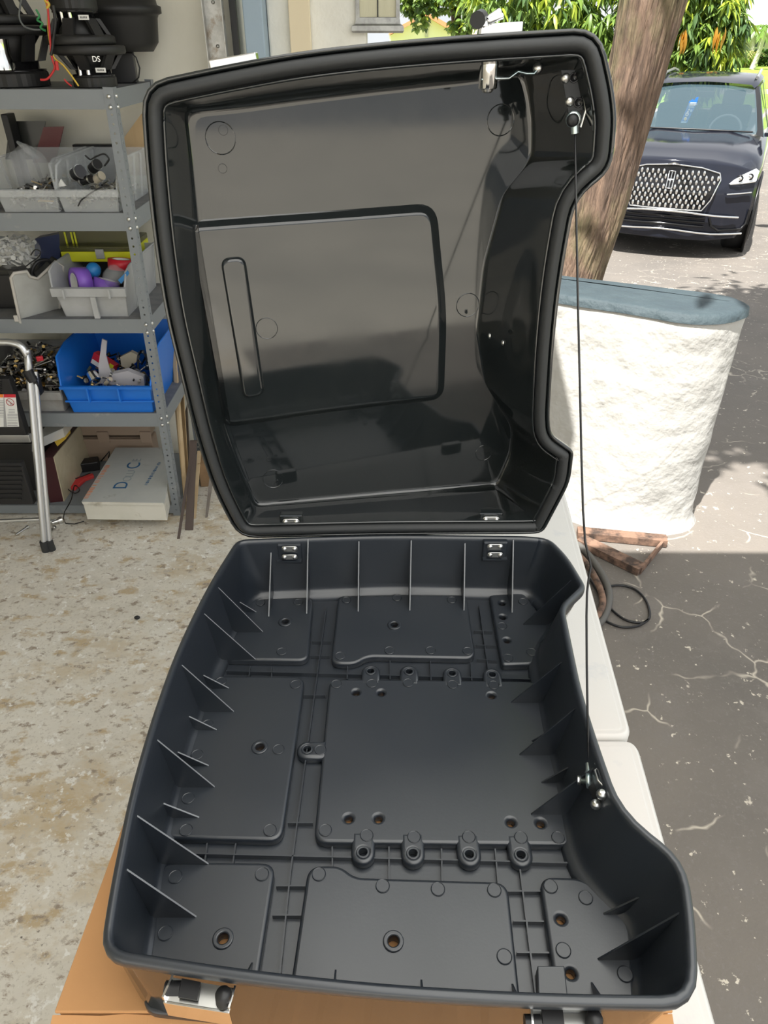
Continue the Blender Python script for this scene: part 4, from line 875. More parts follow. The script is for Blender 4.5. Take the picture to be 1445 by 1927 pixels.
for (a, b), m, lab_ in ((((66,708),(78,700)), 'tape_red', 'bright red plastic part on the heap of screws'), (((74,672),(82,678)), 'tape_red', 'small red part at the back of the heap of screws')):
    k = MB(); p = at_y(*a, 2.49); k.box((p.x, 2.49, p.z-.005), (.024, .015, .018), rotz(.5)); tag(k.build('red_part', MAT[m], bevel=.003), lab_, 'plastic part')
cyl_thing('socket', (100,712), (110,707), 2.48, .008, 'chrome', 'round chrome socket at the front of the heap of screws', 'socket', ring=False)
blob('plastic_bag', (at_y(90, 655, 2.74).x, 2.74, at_y(90, 655, 2.74).z-.01), .075, (1.1, .5, .6), 'clear_film', 'grey plastic bag behind the heap of screws', 'bag', 11)
ybox('dark_box', (130,632), (250,660), 2.855, .01, S[3], 'smoke_plastic', 'dark sheet behind the blue bin against the wall', 'sheet')

# ------------------------------------------------------------------ bottom level
mat('tan_case', (.34, .255, .19), .55, bump=.05, bscale=80); layers(mat('old_white', (.60, .58, .50), .7, col2=(.66, .64, .57), nscale=4), [(10, .60, .72, (.40, .37, .30), 'n', None)])
layers(mat('box_top', (.43, .45, .44), .65, col2=(.50, .51, .49), nscale=3), [(14, .62, .74, (.32, .32, .29), 'n', None)])
mat('letter_blue', (.03, .12, .26), .6); mat('letter_faint', (.30, .34, .36), .6); mat('letter_orange', (.72, .27, .13), .6)
ta, tb = at_y(150, 880, 2.86), at_y(318, 880, 2.86)
tc = thing('tool_case', 'brown plastic tool case standing at the back of the bottom level', 'case', ((ta.x+tb.x)/2, 2.86, S[4]))
zt_, zm = at_y(200, 790, 2.80).z, at_y(200, 822, 2.80).z
k = MB(); k.box(((ta.x+tb.x)/2, 2.835, (S[4]+zm)/2-.003), (tb.x-ta.x-.06, .07, zm-S[4]-.006)); k.build('lower_half', MAT['tan_case'], tc, bevel=.006)
k = MB(); k.box(((ta.x+tb.x)/2, 2.835, (zm+zt_)/2+.003), (tb.x-ta.x-.06, .07, zt_-zm-.004)); k.build('upper_half', MAT['tan_case'], tc, bevel=.006)
for xx in (195, 275): c = at_y(xx, 822, 2.80); k = MB(); k.box((c.x, 2.797, zm), (.05, .012, .055)); k.build('clasp', MAT['tan_case'], tc, bevel=.003)
k = MB(); k.box(((ta.x+tb.x)/2, 2.797, zm-.012), (tb.x-ta.x-.06, .010, .008)); k.build('rib', MAT['tan_case'], tc)
# the flat white box with faded lettering
BZ = at_y(235, 975, 2.33).z; BT = at_y(235, 945, 2.33).z
f = [at_z(x, y, BT) for x, y in ((153,944),(309,946),(317,903),(304,842),(217,842))]
wb = thing('flat_box', 'flat white box with faded blue lettering poking out of the bottom level', 'box', (f[0].x+.2, 2.5, S[4]))
zb0 = max(S[4]+.0005, .0)
back = [Vector((p.x, p.y, BT)) for p in (f[0], f[1], f[2], f[3], f[4])]
k = MB(); k.prism([Vector((p.x, p.y, BT-.006)) for p in back], (0, 0, .006)); finish(k.build('lid', MAT['box_top'], wb, bevel=.0015))
cb = sum(back, Vector())/5
k = MB(); k.prism([Vector((p.x+(cb.x-p.x)*.02, p.y+(cb.y-p.y)*.02, zb0)) for p in back], (0, 0, BT-.006-zb0)); finish(k.build('tray', MAT['old_white'], wb))
k = MB(); k.prism([back[0]+Vector((.004, -.003, -.010)), back[1]+Vector((-.004, -.003, -.010)), back[1]+Vector((-.004, -.003, 0)), back[0]+Vector((.004, -.003, 0))], (0, .002, 0)); k.build('lid_edge', MAT['old_white'], wb)
ud = (at_z(217, 842, BT)-at_z(153, 944, BT)).normalized()
def bl(x, y, txt, size, m): letters(txt, size, 'lettering', MAT[m], wb, frame(at_z(x, y, BT+.0006), ud, Vector((-ud.y, ud.x, 0))))
bl(229, 913, 'D', .078, 'letter_blue'); bl(240, 901, 'O', .050, 'letter_faint'); bl(246, 891, 'LU', .046, 'letter_faint'); bl(252, 876, 'C', .078, 'letter_blue'); bl(258, 866, 'E', .052, 'letter_faint')
# two lines of print too worn to read: rows of short strokes
rp_ = random.Random(4)
for (xa, ya_), (xb, yb2), n_, hh_, m_ in (((274, 913), (301, 869), 20, .014, 'letter_blue'), ((161, 938), (205, 873), 34, .022, 'letter_orange')):
    A3, B3 = at_z(xa, ya_, BT+.0004), at_z(xb, yb2, BT+.0004); d3 = (B3-A3).normalized(); s3 = Vector((-d3.y, d3.x, 0)); L3_ = (B3-A3).length
    k = MB()
    for i in range(n_):
        if rp_.random() < .15: continue
        p3 = A3+d3*(L3_*i/n_); w3 = L3_/n_*rp_.uniform(.25, .7); h3 = hh_*rp_.uniform(.6, 1.0)
        k.prism([p3-s3*h3/2, p3+d3*w3-s3*h3/2, p3+d3*w3+s3*h3/2, p3+s3*h3/2], (0, 0, .0004))
    o_ = k.build('worn_print', MAT[m_], wb); o_['kind'] = 'stuff'
mat('cream_board', (.52, .46, .33), .75, col2=(.44, .38, .26), nscale=8); mat('maroon', (.055, .012, .016), .35)
cr = thing('drawer_front', 'cream board with a dark maroon edge leaning at the side of the bottom level', 'board', (at_y(110, 945, 2.47).x, 2.6, S[4]))
A_, B_, C2, D2 = at_y(102, 860, 2.47), at_y(122, 946, 2.47), at_y(168, 862, 2.80), at_y(150, 800, 2.80)
k = MB(); k.prism([A_, B_, C2, D2], (-.004, 0, 0)); k.build('board', MAT['cream_board'], cr)
k = MB(); k.prism([A_, B_, C2, D2], (-.05, -.01, 0)); 
for i in range(len(k.v)): k.v[i] = k.v[i]+Vector((-.0045, .0, -.001))
finish(k.build('frame', MAT['maroon'], cr))
c = at_z(172, 882, S[4]); k = MB(); k.box((c.x, c.y, S[4]+.022), (.075, .055, .044), rotz(.3)); tag(k.build('power_adapter', MAT['black_plastic'], bevel=.004), 'black power adapter on the bottom level beside the flat white box', 'power adapter')
mat('red_cloth', (.62, .05, .05), .7)
P = [at_z(x, y, S[4]) for x, y in ((128,921),(142,924),(162,906),(178,900),(176,896),(150,902),(136,908))]; k = MB(); k.prism(P, (0, 0, .016)); tag(finish(k.build('red_strap', MAT['red_cloth'], bevel=.003)), 'crumpled red strap beside the flat white box', 'strap')
k = MB(); k.tube(smooth([at_z(x, y, S[4]+.020) for x, y in ((170,890),(150,898),(128,906),(126,918),(140,928),(150,922),(140,914),(134,940),(122,962),(119,975),(124,985),(140,984),(160,978))][:9])+[at_z(119,975,.004), at_z(124,985,.004), at_z(140,986,.004), at_z(158,981,.004)], .0022, n=6); tag(k.build('black_cable', MAT['cable_black']), 'black cable trailing from the bottom level on to the concrete', 'cable')
k = MB(); k.tube(smooth([at_z(x, y, S[4]+z) for x, y, z in ((190,868,.005),(200,856,.04),(206,850,.05),(204,862,.02))]), .0025, n=6); tag(k.build('black_cable', MAT['cable_black']), 'loop of black cable behind the power adapter', 'cable')
mat('organiser_clear', (.70, .71, .72), .2, alpha=.6)
A_ = [at_y(x, y, 2.46) for x, y in ((60,832),(118,806),(122,822),(60,850))]; k = MB(); k.prism(A_, (0, .22, .0)); tag(finish(k.build('clear_organiser', MAT['organiser_clear'])), 'clear flat organiser sticking out behind the step ladder', 'organiser')
k = MB(); k.prism([at_y(x, y, 2.50) for x, y in ((98,824),(122,806),(124,826),(108,840))], (0, .05, 0)); tag(finish(k.build('yellow_part', MAT['wire_yellow'])), 'yellow plastic part under the clear organiser', 'plastic part')
xz = at_y(70, 862, 2.56); k = MB(); k.box((xz.x-.12, 2.64, (S[4]+at_y(70, 846, 2.5).z)/2), (.30, .18, at_y(70, 846, 2.5).z-S[4]-.002)); tag(k.build('black_tool_box', MAT['black_plastic'], bevel=.004), 'dark box under the clear organiser behind the step ladder', 'box')

# ------------------------------------------------------------------ folding step ladder
mat('aluminium', (.62, .63, .64), .30, .9); mat('step_black', (.012, .012, .013), .5)
lad = thing('step_ladder', 'folded silver and black step ladder standing in front of the shelving', 'step ladder', (-1.45, 2.3, 0))
foot = at_z(88, 1036, .0); topk = at_y(54, 690, 2.37)
def leg(dx): 
    P = [foot+Vector((dx, 0, .03)), topk+Vector((dx, 0, 0))]
    return P
P0, P1 = leg(0); bend = [P0, P1, at_y(50, 668, 2.375), at_y(40, 652, 2.38), at_y(22, 645, 2.38), at_y(-6, 644, 2.38), at_y(-60, 644, 2.38)]
k = MB(); k.tube(smooth(bend, 4), .0125, n=12); k.build('front_leg', MAT['aluminium'], lad)
k = MB(); k.tube([P0+Vector((.019, .004, 0)), P1+Vector((.016, .004, -.02))], .0085, n=10); k.build('rear_leg', MAT['aluminium'], lad)
for o_, r_ in ((Vector((0, 0, 0)), .016), (Vector((.019, .004, 0)), .013)):
    k = MB(); k.cyl(foot+o_, foot+o_+Vector((0, 0, .045)), r_*1.1, r_, n=12); k.build('rubber_foot', MAT['rubber'], lad)
c = at_y(56, 706, 2.36); k = MB(); k.cyl(c+Vector((-.004, 0, .018)), c+Vector((.006, 0, -.022)), .018, n=14); k.box(c+Vector((.012, .01, -.04)), (.018, .03, .07)); k.build('hinge_cap', MAT['black_plastic'], lad)
def rectY(x0, y0, x1, y1, Y, d, name, m, bev=.004):
    a, b = at_y(x0, y0, Y), at_y(x1, y1, Y); k = MB(); k.prism([Vector((a.x, Y, b.z)), Vector((b.x, Y, b.z)), Vector((b.x, Y, a.z)), Vector((a.x, Y, a.z))], (0, d, 0)); return k.build(name, MAT[m], lad, bevel=bev)
tp = rectY(-70, 713, 50, 820, 2.31, .035, 'platform', 'step_black')
for i in range(6): a = at_y(-40, 719+i*4.2, 2.308); k = MB(); k.box((a.x, 2.308, a.z), (.16, .004, .003)); k.build('grip_ridge', MAT['black_plastic'], tp)
rectY(-70, 819, 58, 833, 2.33, .02, 'cross_bar', 'aluminium', .002)
st = rectY(-70, 872, 64, 950, 2.23, .03, 'step', 'step_black')
for i in range(8): a = at_y(-10, 880+i*8.4, 2.228); k = MB(); k.box((a.x, 2.228, a.z), (.20, .004, .006)); k.build('grip_ridge', MAT['black_plastic'], st)
k = MB(); k.tube([at_y(-60, 983, 2.24), at_y(78, 977, 2.24)], .007, n=8); k.build('cross_bar', MAT['aluminium'], lad)
# warning label on the platform
LY = 2.3095
def lp(x, y, d=0): return at_y(x, y, LY-d)
k = MB(); k.prism([lp(-40, 804), lp(36, 803), lp(29, 742), lp(-40, 742)], (0, .0008, 0)); wlab = k.build('warning_label', MAT['paper_white'], tp)
k = MB(); k.prism([lp(7, 748, .001), lp(29.5, 748, .001), lp(29, 742, .001), lp(7, 742, .001)], (0, .0006, 0)); k.build('red_band', MAT['tape_red'], tp)
mat('band_orange', (.80, .22, .03), .5); k = MB(); k.prism([lp(-40, 748, .001), lp(6, 748, .001), lp(6, 742, .001), lp(-40, 742, .001)], (0, .0006, 0)); k.build('orange_band', MAT['band_orange'], tp)
mat('sign_red', (.45, .06, .06), .6); mat('print_grey', (.35, .35, .35), .7)
c = lp(19, 757, .001); k = MB(); k.tube([c+Vector((.0135*math.cos(a), 0, .0135*math.sin(a))) for a in [2*PI*i/20 for i in range(20)]], .0011, n=5, closed=True); k.tube([c+Vector((-.0095, -.0005, .0095)), c+Vector((.0095, -.0005, -.0095))], .0011, n=5); k.build('no_standing_sign', MAT['sign_red'], tp)
k = MB(); k.tube([c+Vector((-.002, 0, -.011)), c+Vector((0, 0, 0)), c+Vector((.004, 0, -.011))], .0011, n=5); k.tube([c+Vector((0, 0, 0)), c+Vector((-.003, 0, .006))], .0012, n=5); k.build('sign_figure', MAT['print_grey'], tp)
for i in range(11):
    y = 770+i*3; k = MB(); k.prism([lp(16 if i < 3 else 14, y+1.1, .0008), lp(28 if i < 3 else 33, y+1.1, .0008), lp(28 if i < 3 else 33, y, .0008), lp(16 if i < 3 else 14, y, .0008)], (0, .0004, 0)); k.build('print_line', MAT['print_grey'], tp)
    k = MB(); k.prism([lp(-30, y-16+1.1, .0008), lp(7, y-16+1.1, .0008), lp(7, y-16, .0008), lp(-30, y-16, .0008)], (0, .0004, 0)); k.build('print_line', MAT['print_grey'], tp)
k = MB(); k.prism([lp(7, 803, .0008), lp(12.5, 803, .0008)] [:1]+[lp(13, 803, .0008), lp(7.4, 742, .0008), lp(6.6, 742, .0008)], (0, .0004, 0)); k.build('print_line', MAT['print_grey'], tp)

# ------------------------------------------------------------------ planks leaning beside the shelving, bolts on the floor
mat('grey_wood', (.26, .23, .20), .8, col2=(.20, .17, .145), nscale=8, stretch=(1, 1, .12)); mat('brown_trim', (.105, .08, .07), .55); mat('pale_wood', (.60, .47, .30), .7, col2=(.52, .38, .22), nscale=10, stretch=(1, 1, .1)); mat('old_box', (.30, .19, .10), .85, col2=(.22, .14, .08), nscale=14)
def plank(name, bl_, br_, tl, tr, Yt, th, m, label, round_top=False):
    a, b = at_z(*bl_, .001), at_z(*br_, .001); c, d = at_y(*tr, Yt), at_y(*tl, Yt)
    P = [a, b, c, d]
    if round_top:
        m1 = d.lerp(c, .5)+Vector((0, .0, .03)); P = [a, b, c, m1.lerp(c, .5)+Vector((0, 0, .004)), m1, d]
    k = MB(); k.prism(P, (0, th, .0)); return tag(finish(k.build(name, MAT[m])), label, 'plank', 'planks leaning beside the shelving')
plank('plank', (347,957), (354,957), (322,700), (330,660), 2.78, .012, 'pale_wood', 'pale plywood plank closest to the shelf post with a rounded top', True)
plank('plank', (352,962), (358,962), (336,770), (345,740), 2.79, .012, 'plywood', 'plywood plank second from the shelf post')
plank('plank', (357,964), (363,964), (344,790), (352,760), 2.82, .012, 'grey_wood', 'grey weathered plank between the plywood and the dark strips')
plank('plank', (333,1014), (338,1014), (356,860), (362,860), 2.60, .006, 'brown_trim', 'narrow dark brown strip reaching furthest forward on the floor')
plank('plank', (348,998), (363,998), (357,830), (370,830), 2.66, .008, 'brown_trim', 'wide brown strip behind the narrow dark strip')
plank('plank', (363,976), (368,976), (371,850), (378,850), 2.72, .010, 'pale_wood', 'narrow pale wood strip beside the brown one')
plank('plank', (386,974), (390,974), (396,880), (404,880), 2.66, .010, 'grey_wood', 'short grey strip beside the open lid')
c = at_z(384, 918, 0); k = MB(); k.box((c.x+.02, c.y+.06, .06), (.09, .10, .118), rotz(.2)); tag(k.build('brown_box', MAT['old_box'], bevel=.004), 'worn brown box on the concrete beyond the leaning strips', 'box')
def bolt(x, y, dx, dy, r, label):
    a = at_z(x, y, r); b = at_z(x+dx, y+dy, r); k = MB(); k.cyl(a, b, r*.55, n=8); o = k.build('bolt', MAT['steel']); k = MB(); k.cyl(b, b+(b-a).normalized()*r, r, n=6); k.build('bolt_head', MAT['steel'], o); return tag(o, label, 'bolt', 'bolts lying on the concrete')
bolt(30, 1006, 20, -13, .008, 'long steel bolt on the concrete left of the ladder foot')
bolt(98, 984, 12, -4, .014, 'fat shiny bolt on the concrete right of the ladder leg'); bolt(97, 1000, 4, -6, .009, 'small bolt on the concrete close to the ladder foot')
bolt(104, 978, -6, 3, .010, 'stubby bolt behind the fat shiny one')
k = MB(); c = at_z(258, 1162, .008); k.ball(c, .008, 8, 6, (1.3, 1, .8)); tag(k.build('black_stopper', MAT['black_plastic']), 'tiny black stopper on the stained concrete floor', 'cap')
mat('foil', (.8, .8, .75), .4); k = MB(); c = at_z(139, 1190, .001); k.box((c.x, c.y, .0015), (.004, .016, .002), rotz(-.5)); tag(k.build('paper_scrap', MAT['foil']), 'tiny white scrap on the stained concrete floor', 'scrap')
# ================================================================== garage door side: track, jamb, outside wall, lantern
tk = thing('door_track', 'galvanised metal upright track beside the blue garage jamb', 'door track', (-.55, 2.86, 0))
a, b = at_y(393, 100, 2.84), at_y(428, 100, 2.84)
k = MB(); k.box(((a.x+b.x)/2, 2.85, 1.22), (b.x-a.x, .004, 2.44)); k.build('web', MAT['galvanised'], tk)
for x in (a.x, b.x): k = MB(); k.box((x, 2.832, 1.22), (.003, .036, 2.44)); k.build('flange', MAT['galvanised'], tk)
for z in (1.50, 1.62, 1.74): k = MB(); k.lathe(((a.x+b.x)/2, 2.848, z), [(.006,0),(.006,.003),(0,.005)], axis=(0,-1,0), n=8); k.build('bolt', MAT['steel'], tk)
a, b = at_y(436, 60, 2.88), at_y(448, 60, 2.88); k = MB(); k.box(((a.x+b.x)/2, 2.885, 1.25), (b.x-a.x, .02, 2.5)); struct(k.build('trim_1', MAT['black_metal']))  # black strip stands in for the dark gap beside the jamb
a, b = at_y(459, 50, 2.87), at_y(496, 50, 2.87); k = MB(); k.box(((a.x+b.x)/2, 2.96, 1.25), (b.x-a.x, .18, 2.5)); struct(k.build('trim_2', MAT['blue_paint'], bevel=.004))
xw = at_y(690, 40, 2.96).x
k = MB(); k.box(((b.x+xw)/2, 3.05, 1.25), (xw-b.x-.002, .18, 2.5)); struct(k.build('wall_front', MAT['stucco'], bevel=.008))
a, b2_ = at_y(544, 50, 2.93), at_y(584, 50, 2.93); k = MB(); k.box(((a.x+b2_.x)/2, 2.945, 1.28), (b2_.x-a.x, .026, 2.3)); o = k.build('downpipe_cover', MAT['cream_paint'], bevel=.003); tag(o, 'cream painted flat strip on the white stucco wall', 'trim strip')
# wall lantern
mat('pewter', (.30, .30, .29), .45, .7, col2=(.42, .42, .40), nscale=30, bump=.2, bscale=80); mat('ripple_glass', (.66, .63, .45), .25, bump=1.0, bscale=28, alpha=.86, stretch=(1, 1, .3))
LYY = 3.02; c = at_y(711, 40, LYY); lw = at_y(752, 30, LYY).x-c.x; zb_ = at_y(711, 62, LYY-.10).z
ln = thing('wall_lantern', 'grey metal wall lantern with rippled glass at the end of the stucco wall', 'lantern', (c.x, LYY, zb_))
k = MB(); hw = lw*1.0
sq = lambda r, z: [Vector((c.x+sx*r, LYY+sy*r, z)) for sx, sy in ((-1,-1),(1,-1),(1,1),(-1,1))]
k.loft([sq(hw*1.13, zb_), sq(hw*1.18, zb_+.006), sq(hw*1.16, zb_+.020), sq(hw*1.02, zb_+.026), sq(hw*.98, zb_+.044)], cap0=True, cap1=True, smooth=False); k.build('base', MAT['pewter'], ln)
zt2 = zb_+.32
for sx in (-1, 1):
    for sy in (-1, 1): k = MB(); k.box((c.x+sx*hw*.90, LYY+sy*hw*.90, (zb_+.044+zt2)/2), (.013, .013, zt2-zb_-.044)); k.build('corner_post', MAT['pewter'], ln)
for ax in range(4):
    d = Vector((math.cos(ax*PI/2), math.sin(ax*PI/2), 0)); s_ = Vector((-d.y, d.x, 0)); m0 = Vector((c.x, LYY, 0))+d*hw*.88
    k = MB(); k.prism([m0-s_*hw*.84+Vector((0,0,zb_+.045)), m0+s_*hw*.84+Vector((0,0,zb_+.045)), m0+s_*hw*.84+Vector((0,0,zt2)), m0-s_*hw*.84+Vector((0,0,zt2))], -d*.003); gp_ = k.build('glass_pane', MAT['ripple_glass'], ln)
    k = MB(); k.box(m0+d*.001+Vector((0,0,(zb_+.045+zt2)/2)), (.004, .004, zt2-zb_-.045)); k.build('lead_line', MAT['black_metal'], gp_)
    for s2 in (-1, 1):
        k = MB(); k.tube([m0+d*.001+Vector((0,0,zb_+.145)), m0+d*.001+s_*(s2*hw*.30)+Vector((0,0,zb_+.165)), m0+d*.001+s_*(s2*hw*.84)+Vector((0,0,zb_+.17))], .002, n=5); k.build('lead_line', MAT['black_metal'], gp_)
k = MB(); k.loft([sq(hw*1.15, zt2), sq(hw*1.15, zt2+.02), sq(hw*.3, zt2+.10), sq(hw*.1, zt2+.13)], cap0=True, cap1=True, smooth=False); k.build('roof', MAT['pewter'], ln)
p0 = at_y(674, 66, LYY); k = MB(); k.cyl((p0.x, LYY, zb_-.07), (p0.x, LYY, zb_+.004), .009, n=10); k.tube([(p0.x, LYY, zb_-.06), (xw-.012, LYY-.005, zb_-.07)], .008, n=8); k.build('bracket', MAT['pewter'], ln)

# ================================================================== low white wall with the blue-grey top, and the tree
PZ = .872
layers(mat('white_stucco', (.44, .43, .40), .85, bump=1.0, bscale=9, bdist=.025), [(7, .66, .70, (.45, .43, .40), 'n', (1, 1, 3)), (1.6, .0, .012, (.34, .32, .29), 'crack', None)])
mat('blue_top', (.052, .074, .083), .7, bump=.8, bscale=16, bdist=.02, col2=(.045, .065, .075), nscale=9)
def px_top(x, y): return at_z(x, y, PZ).to_2d()
plan = [px_top(1062,556), px_top(1200,576), px_top(1300,594), px_top(1380,592), px_top(1416,576), px_top(1375,556), px_top(1270,543), px_top(1130,527), Vector((.30, 3.02)), Vector((-.02, 3.18)), Vector((-.02, 2.96)), Vector((.35, 2.74))]
R1 = rpoly(plan, [.2,.2,.2,.08,.08,.1,.2,.2,.1,.05,.05,.2], 6, 5)
bs = [px_top(1062,556)+Vector((.02,-.06)), Vector((.90, 2.33)), Vector((1.03, 2.31)), Vector((1.19, 2.335)), Vector((1.262, 2.42)), Vector((1.235, 2.58)), Vector((1.05, 2.70)), Vector((.83, 2.80)), Vector((.30, 3.04)), Vector((-.04, 3.2)), Vector((-.04, 2.92)), Vector((.34, 2.66))]
R0 = rpoly(bs, [.2,.2,.2,.10,.10,.1,.2,.2,.1,.05,.05,.2], 6, 5)
def wavy(r, z, a=.006, f=9):
    return [Vector((p.x+a*mnoise.noise(Vector((p.x*f, p.y*f, z*f))), p.y+a*mnoise.noise(Vector((p.x*f+9, p.y*f, z*f))), z)) for p in r]
pl = thing('low_wall', 'low white stucco wall with rounded end and blue-grey painted top beside the driveway', 'wall', (.7, 2.6, -.002))
k = MB(); rr = [wavy([p+(p-Vector((.9,2.55))).normalized()*.03 for p in R0], -.005), wavy([p+(p-Vector((.9,2.55))).normalized()*.008 for p in R0], .03), ]
for i in range(1, 16): rr.append(wavy(mixr(R0, R1, i/15), .03+(PZ-.05)*i/15, .008))
rr += [wavy(inset(R1, .006), PZ-.008), wavy(inset(R1, .02), PZ-.003)]
k.loft(rr); finish(k.build('wall_body', MAT['white_stucco'], pl))
k = MB(); k.loft([wavy(inset(R1, -.007), PZ-.03, .006), wavy(inset(R1, -.002), PZ-.004, .006), wavy(inset(R1, .012), PZ+.002, .004), wavy(inset(R1, .05), PZ+.001, .003)], cap1=True); finish(k.build('painted_top', MAT['blue_top'], pl))
layers(mat('bark', (.225, .15, .105), .9, col2=(.10, .068, .050), nscale=55, stretch=(1, 1, .10), bump=1.0, bscale=46, bdist=.03, lo=.35, hi=.62), [(3, .55, .75, (.30, .215, .16), 'n', None)])
layers(MAT['bark'], [(2.4, .50, .68, (.20, .19, .09), 'n', (1, 1, .5))])
TY = 3.20
tr = thing('tree', 'thick brown leaning tree trunk behind the low white wall', 'tree', (.62, TY, 0))
ctr = [(1040,640,66),(1062,560,58),(1085,493,56),(1119,405,55),(1158,270,54),(1201,122,55),(1230,0,62),(1262,-140,66),(1290,-260,60)]
rings = []; NT = 150
def trunk_ring(c, r, tz):
    R = []
    for i in range(NT):
        ca, sa = math.cos(2*PI*i/NT), math.sin(2*PI*i/NT)
        q = 1+.06*mnoise.noise(Vector((ca*2.2, sa*2.2, tz*1.1)))
        f1 = abs(mnoise.noise(Vector((ca*7+tz*.5, sa*7, tz*2.2)))); f2 = abs(mnoise.noise(Vector((ca*15, sa*15+3, tz*5))))
        q += -.055*max(0, 1-f1*4.5)-.028*max(0, 1-f2*4)+.012*mnoise.noise(Vector((ca*20, sa*20, tz*22)))
        R.append(Vector((c.x+r*q*ca, c.y+r*q*sa, c.z)))
    return R
b0 = at_y(1040, 640, TY)
sec = []
for x, y, hwid in ctr:
    c = at_y(x, y, TY); dep = (c-CO).dot(CD); sec.append((c, hwid/FPX*dep))
sec = [(Vector((sec[0][0].x-.05, TY, -.03)), sec[0][1]*1.5), (Vector((sec[0][0].x-.03, TY, .10)), sec[0][1]*1.15)]+sec
dense = []
for i in range(len(sec)-1):
    for q in range(26): t = q/26; dense.append((sec[i][0].lerp(sec[i+1][0], t), sec[i][1]*(1-t)+sec[i+1][1]*t))
dense.append(sec[-1])
k = MB(); k.loft([trunk_ring(c, r, c.z) for c, r in dense], cap1=True); k.build('trunk', MAT['bark'], tr)
top = dense[-1][0]
for j, (dx, dy, dz) in enumerate(((1.0, .5, .9), (.3, -.3, 1.2), (-.4, .7, 1.1), (1.2, -.1, .5))):
    k = MB(); k.tube(smooth([top-Vector((0, 0, .1)), top+Vector((dx*.4, dy*.4, dz*.5)), top+Vector((dx, dy, dz))], 4), [.10-.006*i for i in range(9)], n=10); k.build('branch', MAT['bark'], tr)
# leaves
def leaf_mesh(name, L, W, m, droop=.25):
    vs = [(0,0,0)]; fs = []
    N = 4
    for i in range(1, N):
        t = i/N; w = W*math.sin(PI*t**.8)*.5; z = -droop*L*t*t
        vs += [(t*L, -w, z+.12*w), (t*L, 0, z-.05*w), (t*L, w, z+.12*w)]
    vs.append((L, 0, -droop*L))
    fs += [(0, 1, 2), (0, 2, 3)]
    for i in range(N-2):
        a = 1+3*i; fs += [(a, a+3, a+4, a+1), (a+1, a+4, a+5, a+2)]
    a = 1+3*(N-2); n = len(vs)-1; fs += [(a, n, a+1), (a+1, n, a+2)]
    return [Vector(v) for v in vs], fs
def leafmat(name, c1, c2):
    m = mat(name, c1, .38, col2=c2, nscale=1.1, lo=.35, hi=.65); nt = m.node_tree; N, L = nt.nodes, nt.links; b = N['Principled BSDF']
    tl = N.new('ShaderNodeBsdfTranslucent'); mx = N.new('ShaderNodeMixShader'); mx.inputs[0].default_value = .38
    src = b.inputs['Base Color'].links[0].from_socket; L.new(src, tl.inputs[0]); L.new(b.outputs[0], mx.inputs[1]); L.new(tl.outputs[0], mx.inputs[2])
    L.new(mx.outputs[0], N['Material Output'].inputs[0]); return m
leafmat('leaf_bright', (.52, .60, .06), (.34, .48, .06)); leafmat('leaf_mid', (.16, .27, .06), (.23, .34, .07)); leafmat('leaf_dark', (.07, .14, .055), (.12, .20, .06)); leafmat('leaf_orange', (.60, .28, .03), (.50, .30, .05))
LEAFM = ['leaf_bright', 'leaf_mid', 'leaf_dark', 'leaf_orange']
# canopy of the leaning tree (above the frame; it dapples the ground to the right)
rnd = random.Random(21); LV, LF = leaf_mesh('l', .20, .055, None)
k = MB()
for i in range(4200):
    t_ = rnd.random(); c = Vector((.66+1.3*t_+rnd.gauss(0, .20), 1.62+2.7*t_+rnd.gauss(0, .26), rnd.uniform(3.7, 4.3)))
    R = Matrix.Rotation(rnd.uniform(0, 6.28), 3, 'Z') @ Matrix.Rotation(rnd.uniform(-.3, .9), 3, 'Y'); k.m = rnd.choice((0, 1, 1, 2))
    k.add([c+R @ v for v in LV], LF, True)
o = k.build('foliage', [MAT[m] for m in LEAFM], tr); o['kind'] = 'stuff'
def crown(parent, blobs, whorls, per, LV, LF, rnd, wts, name='foliage', keep=0, cam=True):
    k = MB(); nk = 0; tot = sum(b[2] for b in blobs); near = []
    for i in range(whorls):
        q = rnd.random()*tot
        for c, s, w in blobs:
            q -= w
            if q <= 0: break
        d = Vector((rnd.gauss(0, 1), rnd.gauss(0, 1), rnd.gauss(0, 1))).normalized()
        if d.y > .35: d.y = -d.y
        p = Vector(c)+Vector((d.x*s[0], d.y*s[1], d.z*s[2]))*(rnd.random()**.25)
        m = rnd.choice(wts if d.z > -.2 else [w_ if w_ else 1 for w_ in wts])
        for j in range(per):
            R = Matrix.Rotation(2*PI*j/per+rnd.uniform(-.3, .3), 3, 'Z') @ Matrix.Rotation(rnd.uniform(.1, 1.1), 3, 'Y') @ Matrix.Rotation(rnd.uniform(-.6, .6), 3, 'X'); sc = rnd.uniform(.7, 1.2)
            near.append((p.y, p, R, sc, m if rnd.random() < .8 else rnd.choice(wts)))
    near.sort(key=lambda t: t[0])
    if keep:
        mes = []
        for i in range(4):
            b = MB(); b.add(LV, LF, True); mes.append(mesh_only(b, 'leaf', MAT[LEAFM[i]]))
        for _, p, R, sc, m in near[:keep]: inst(mes[m], 'leaf', parent, p, R.to_euler(), (sc,)*3)
        near = near[keep:]
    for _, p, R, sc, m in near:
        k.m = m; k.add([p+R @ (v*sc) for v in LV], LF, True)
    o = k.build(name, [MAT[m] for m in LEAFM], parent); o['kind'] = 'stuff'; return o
MY = 14.0; gz = ground_z(MY)
def mp(x, y, Y=MY): return at_y(x, y, Y)
mt = thing('mango_tree', 'bushy bright green tree with drooping leaves behind the dark car', 'tree', (4.2, MY+.3, gz))
blobs = []
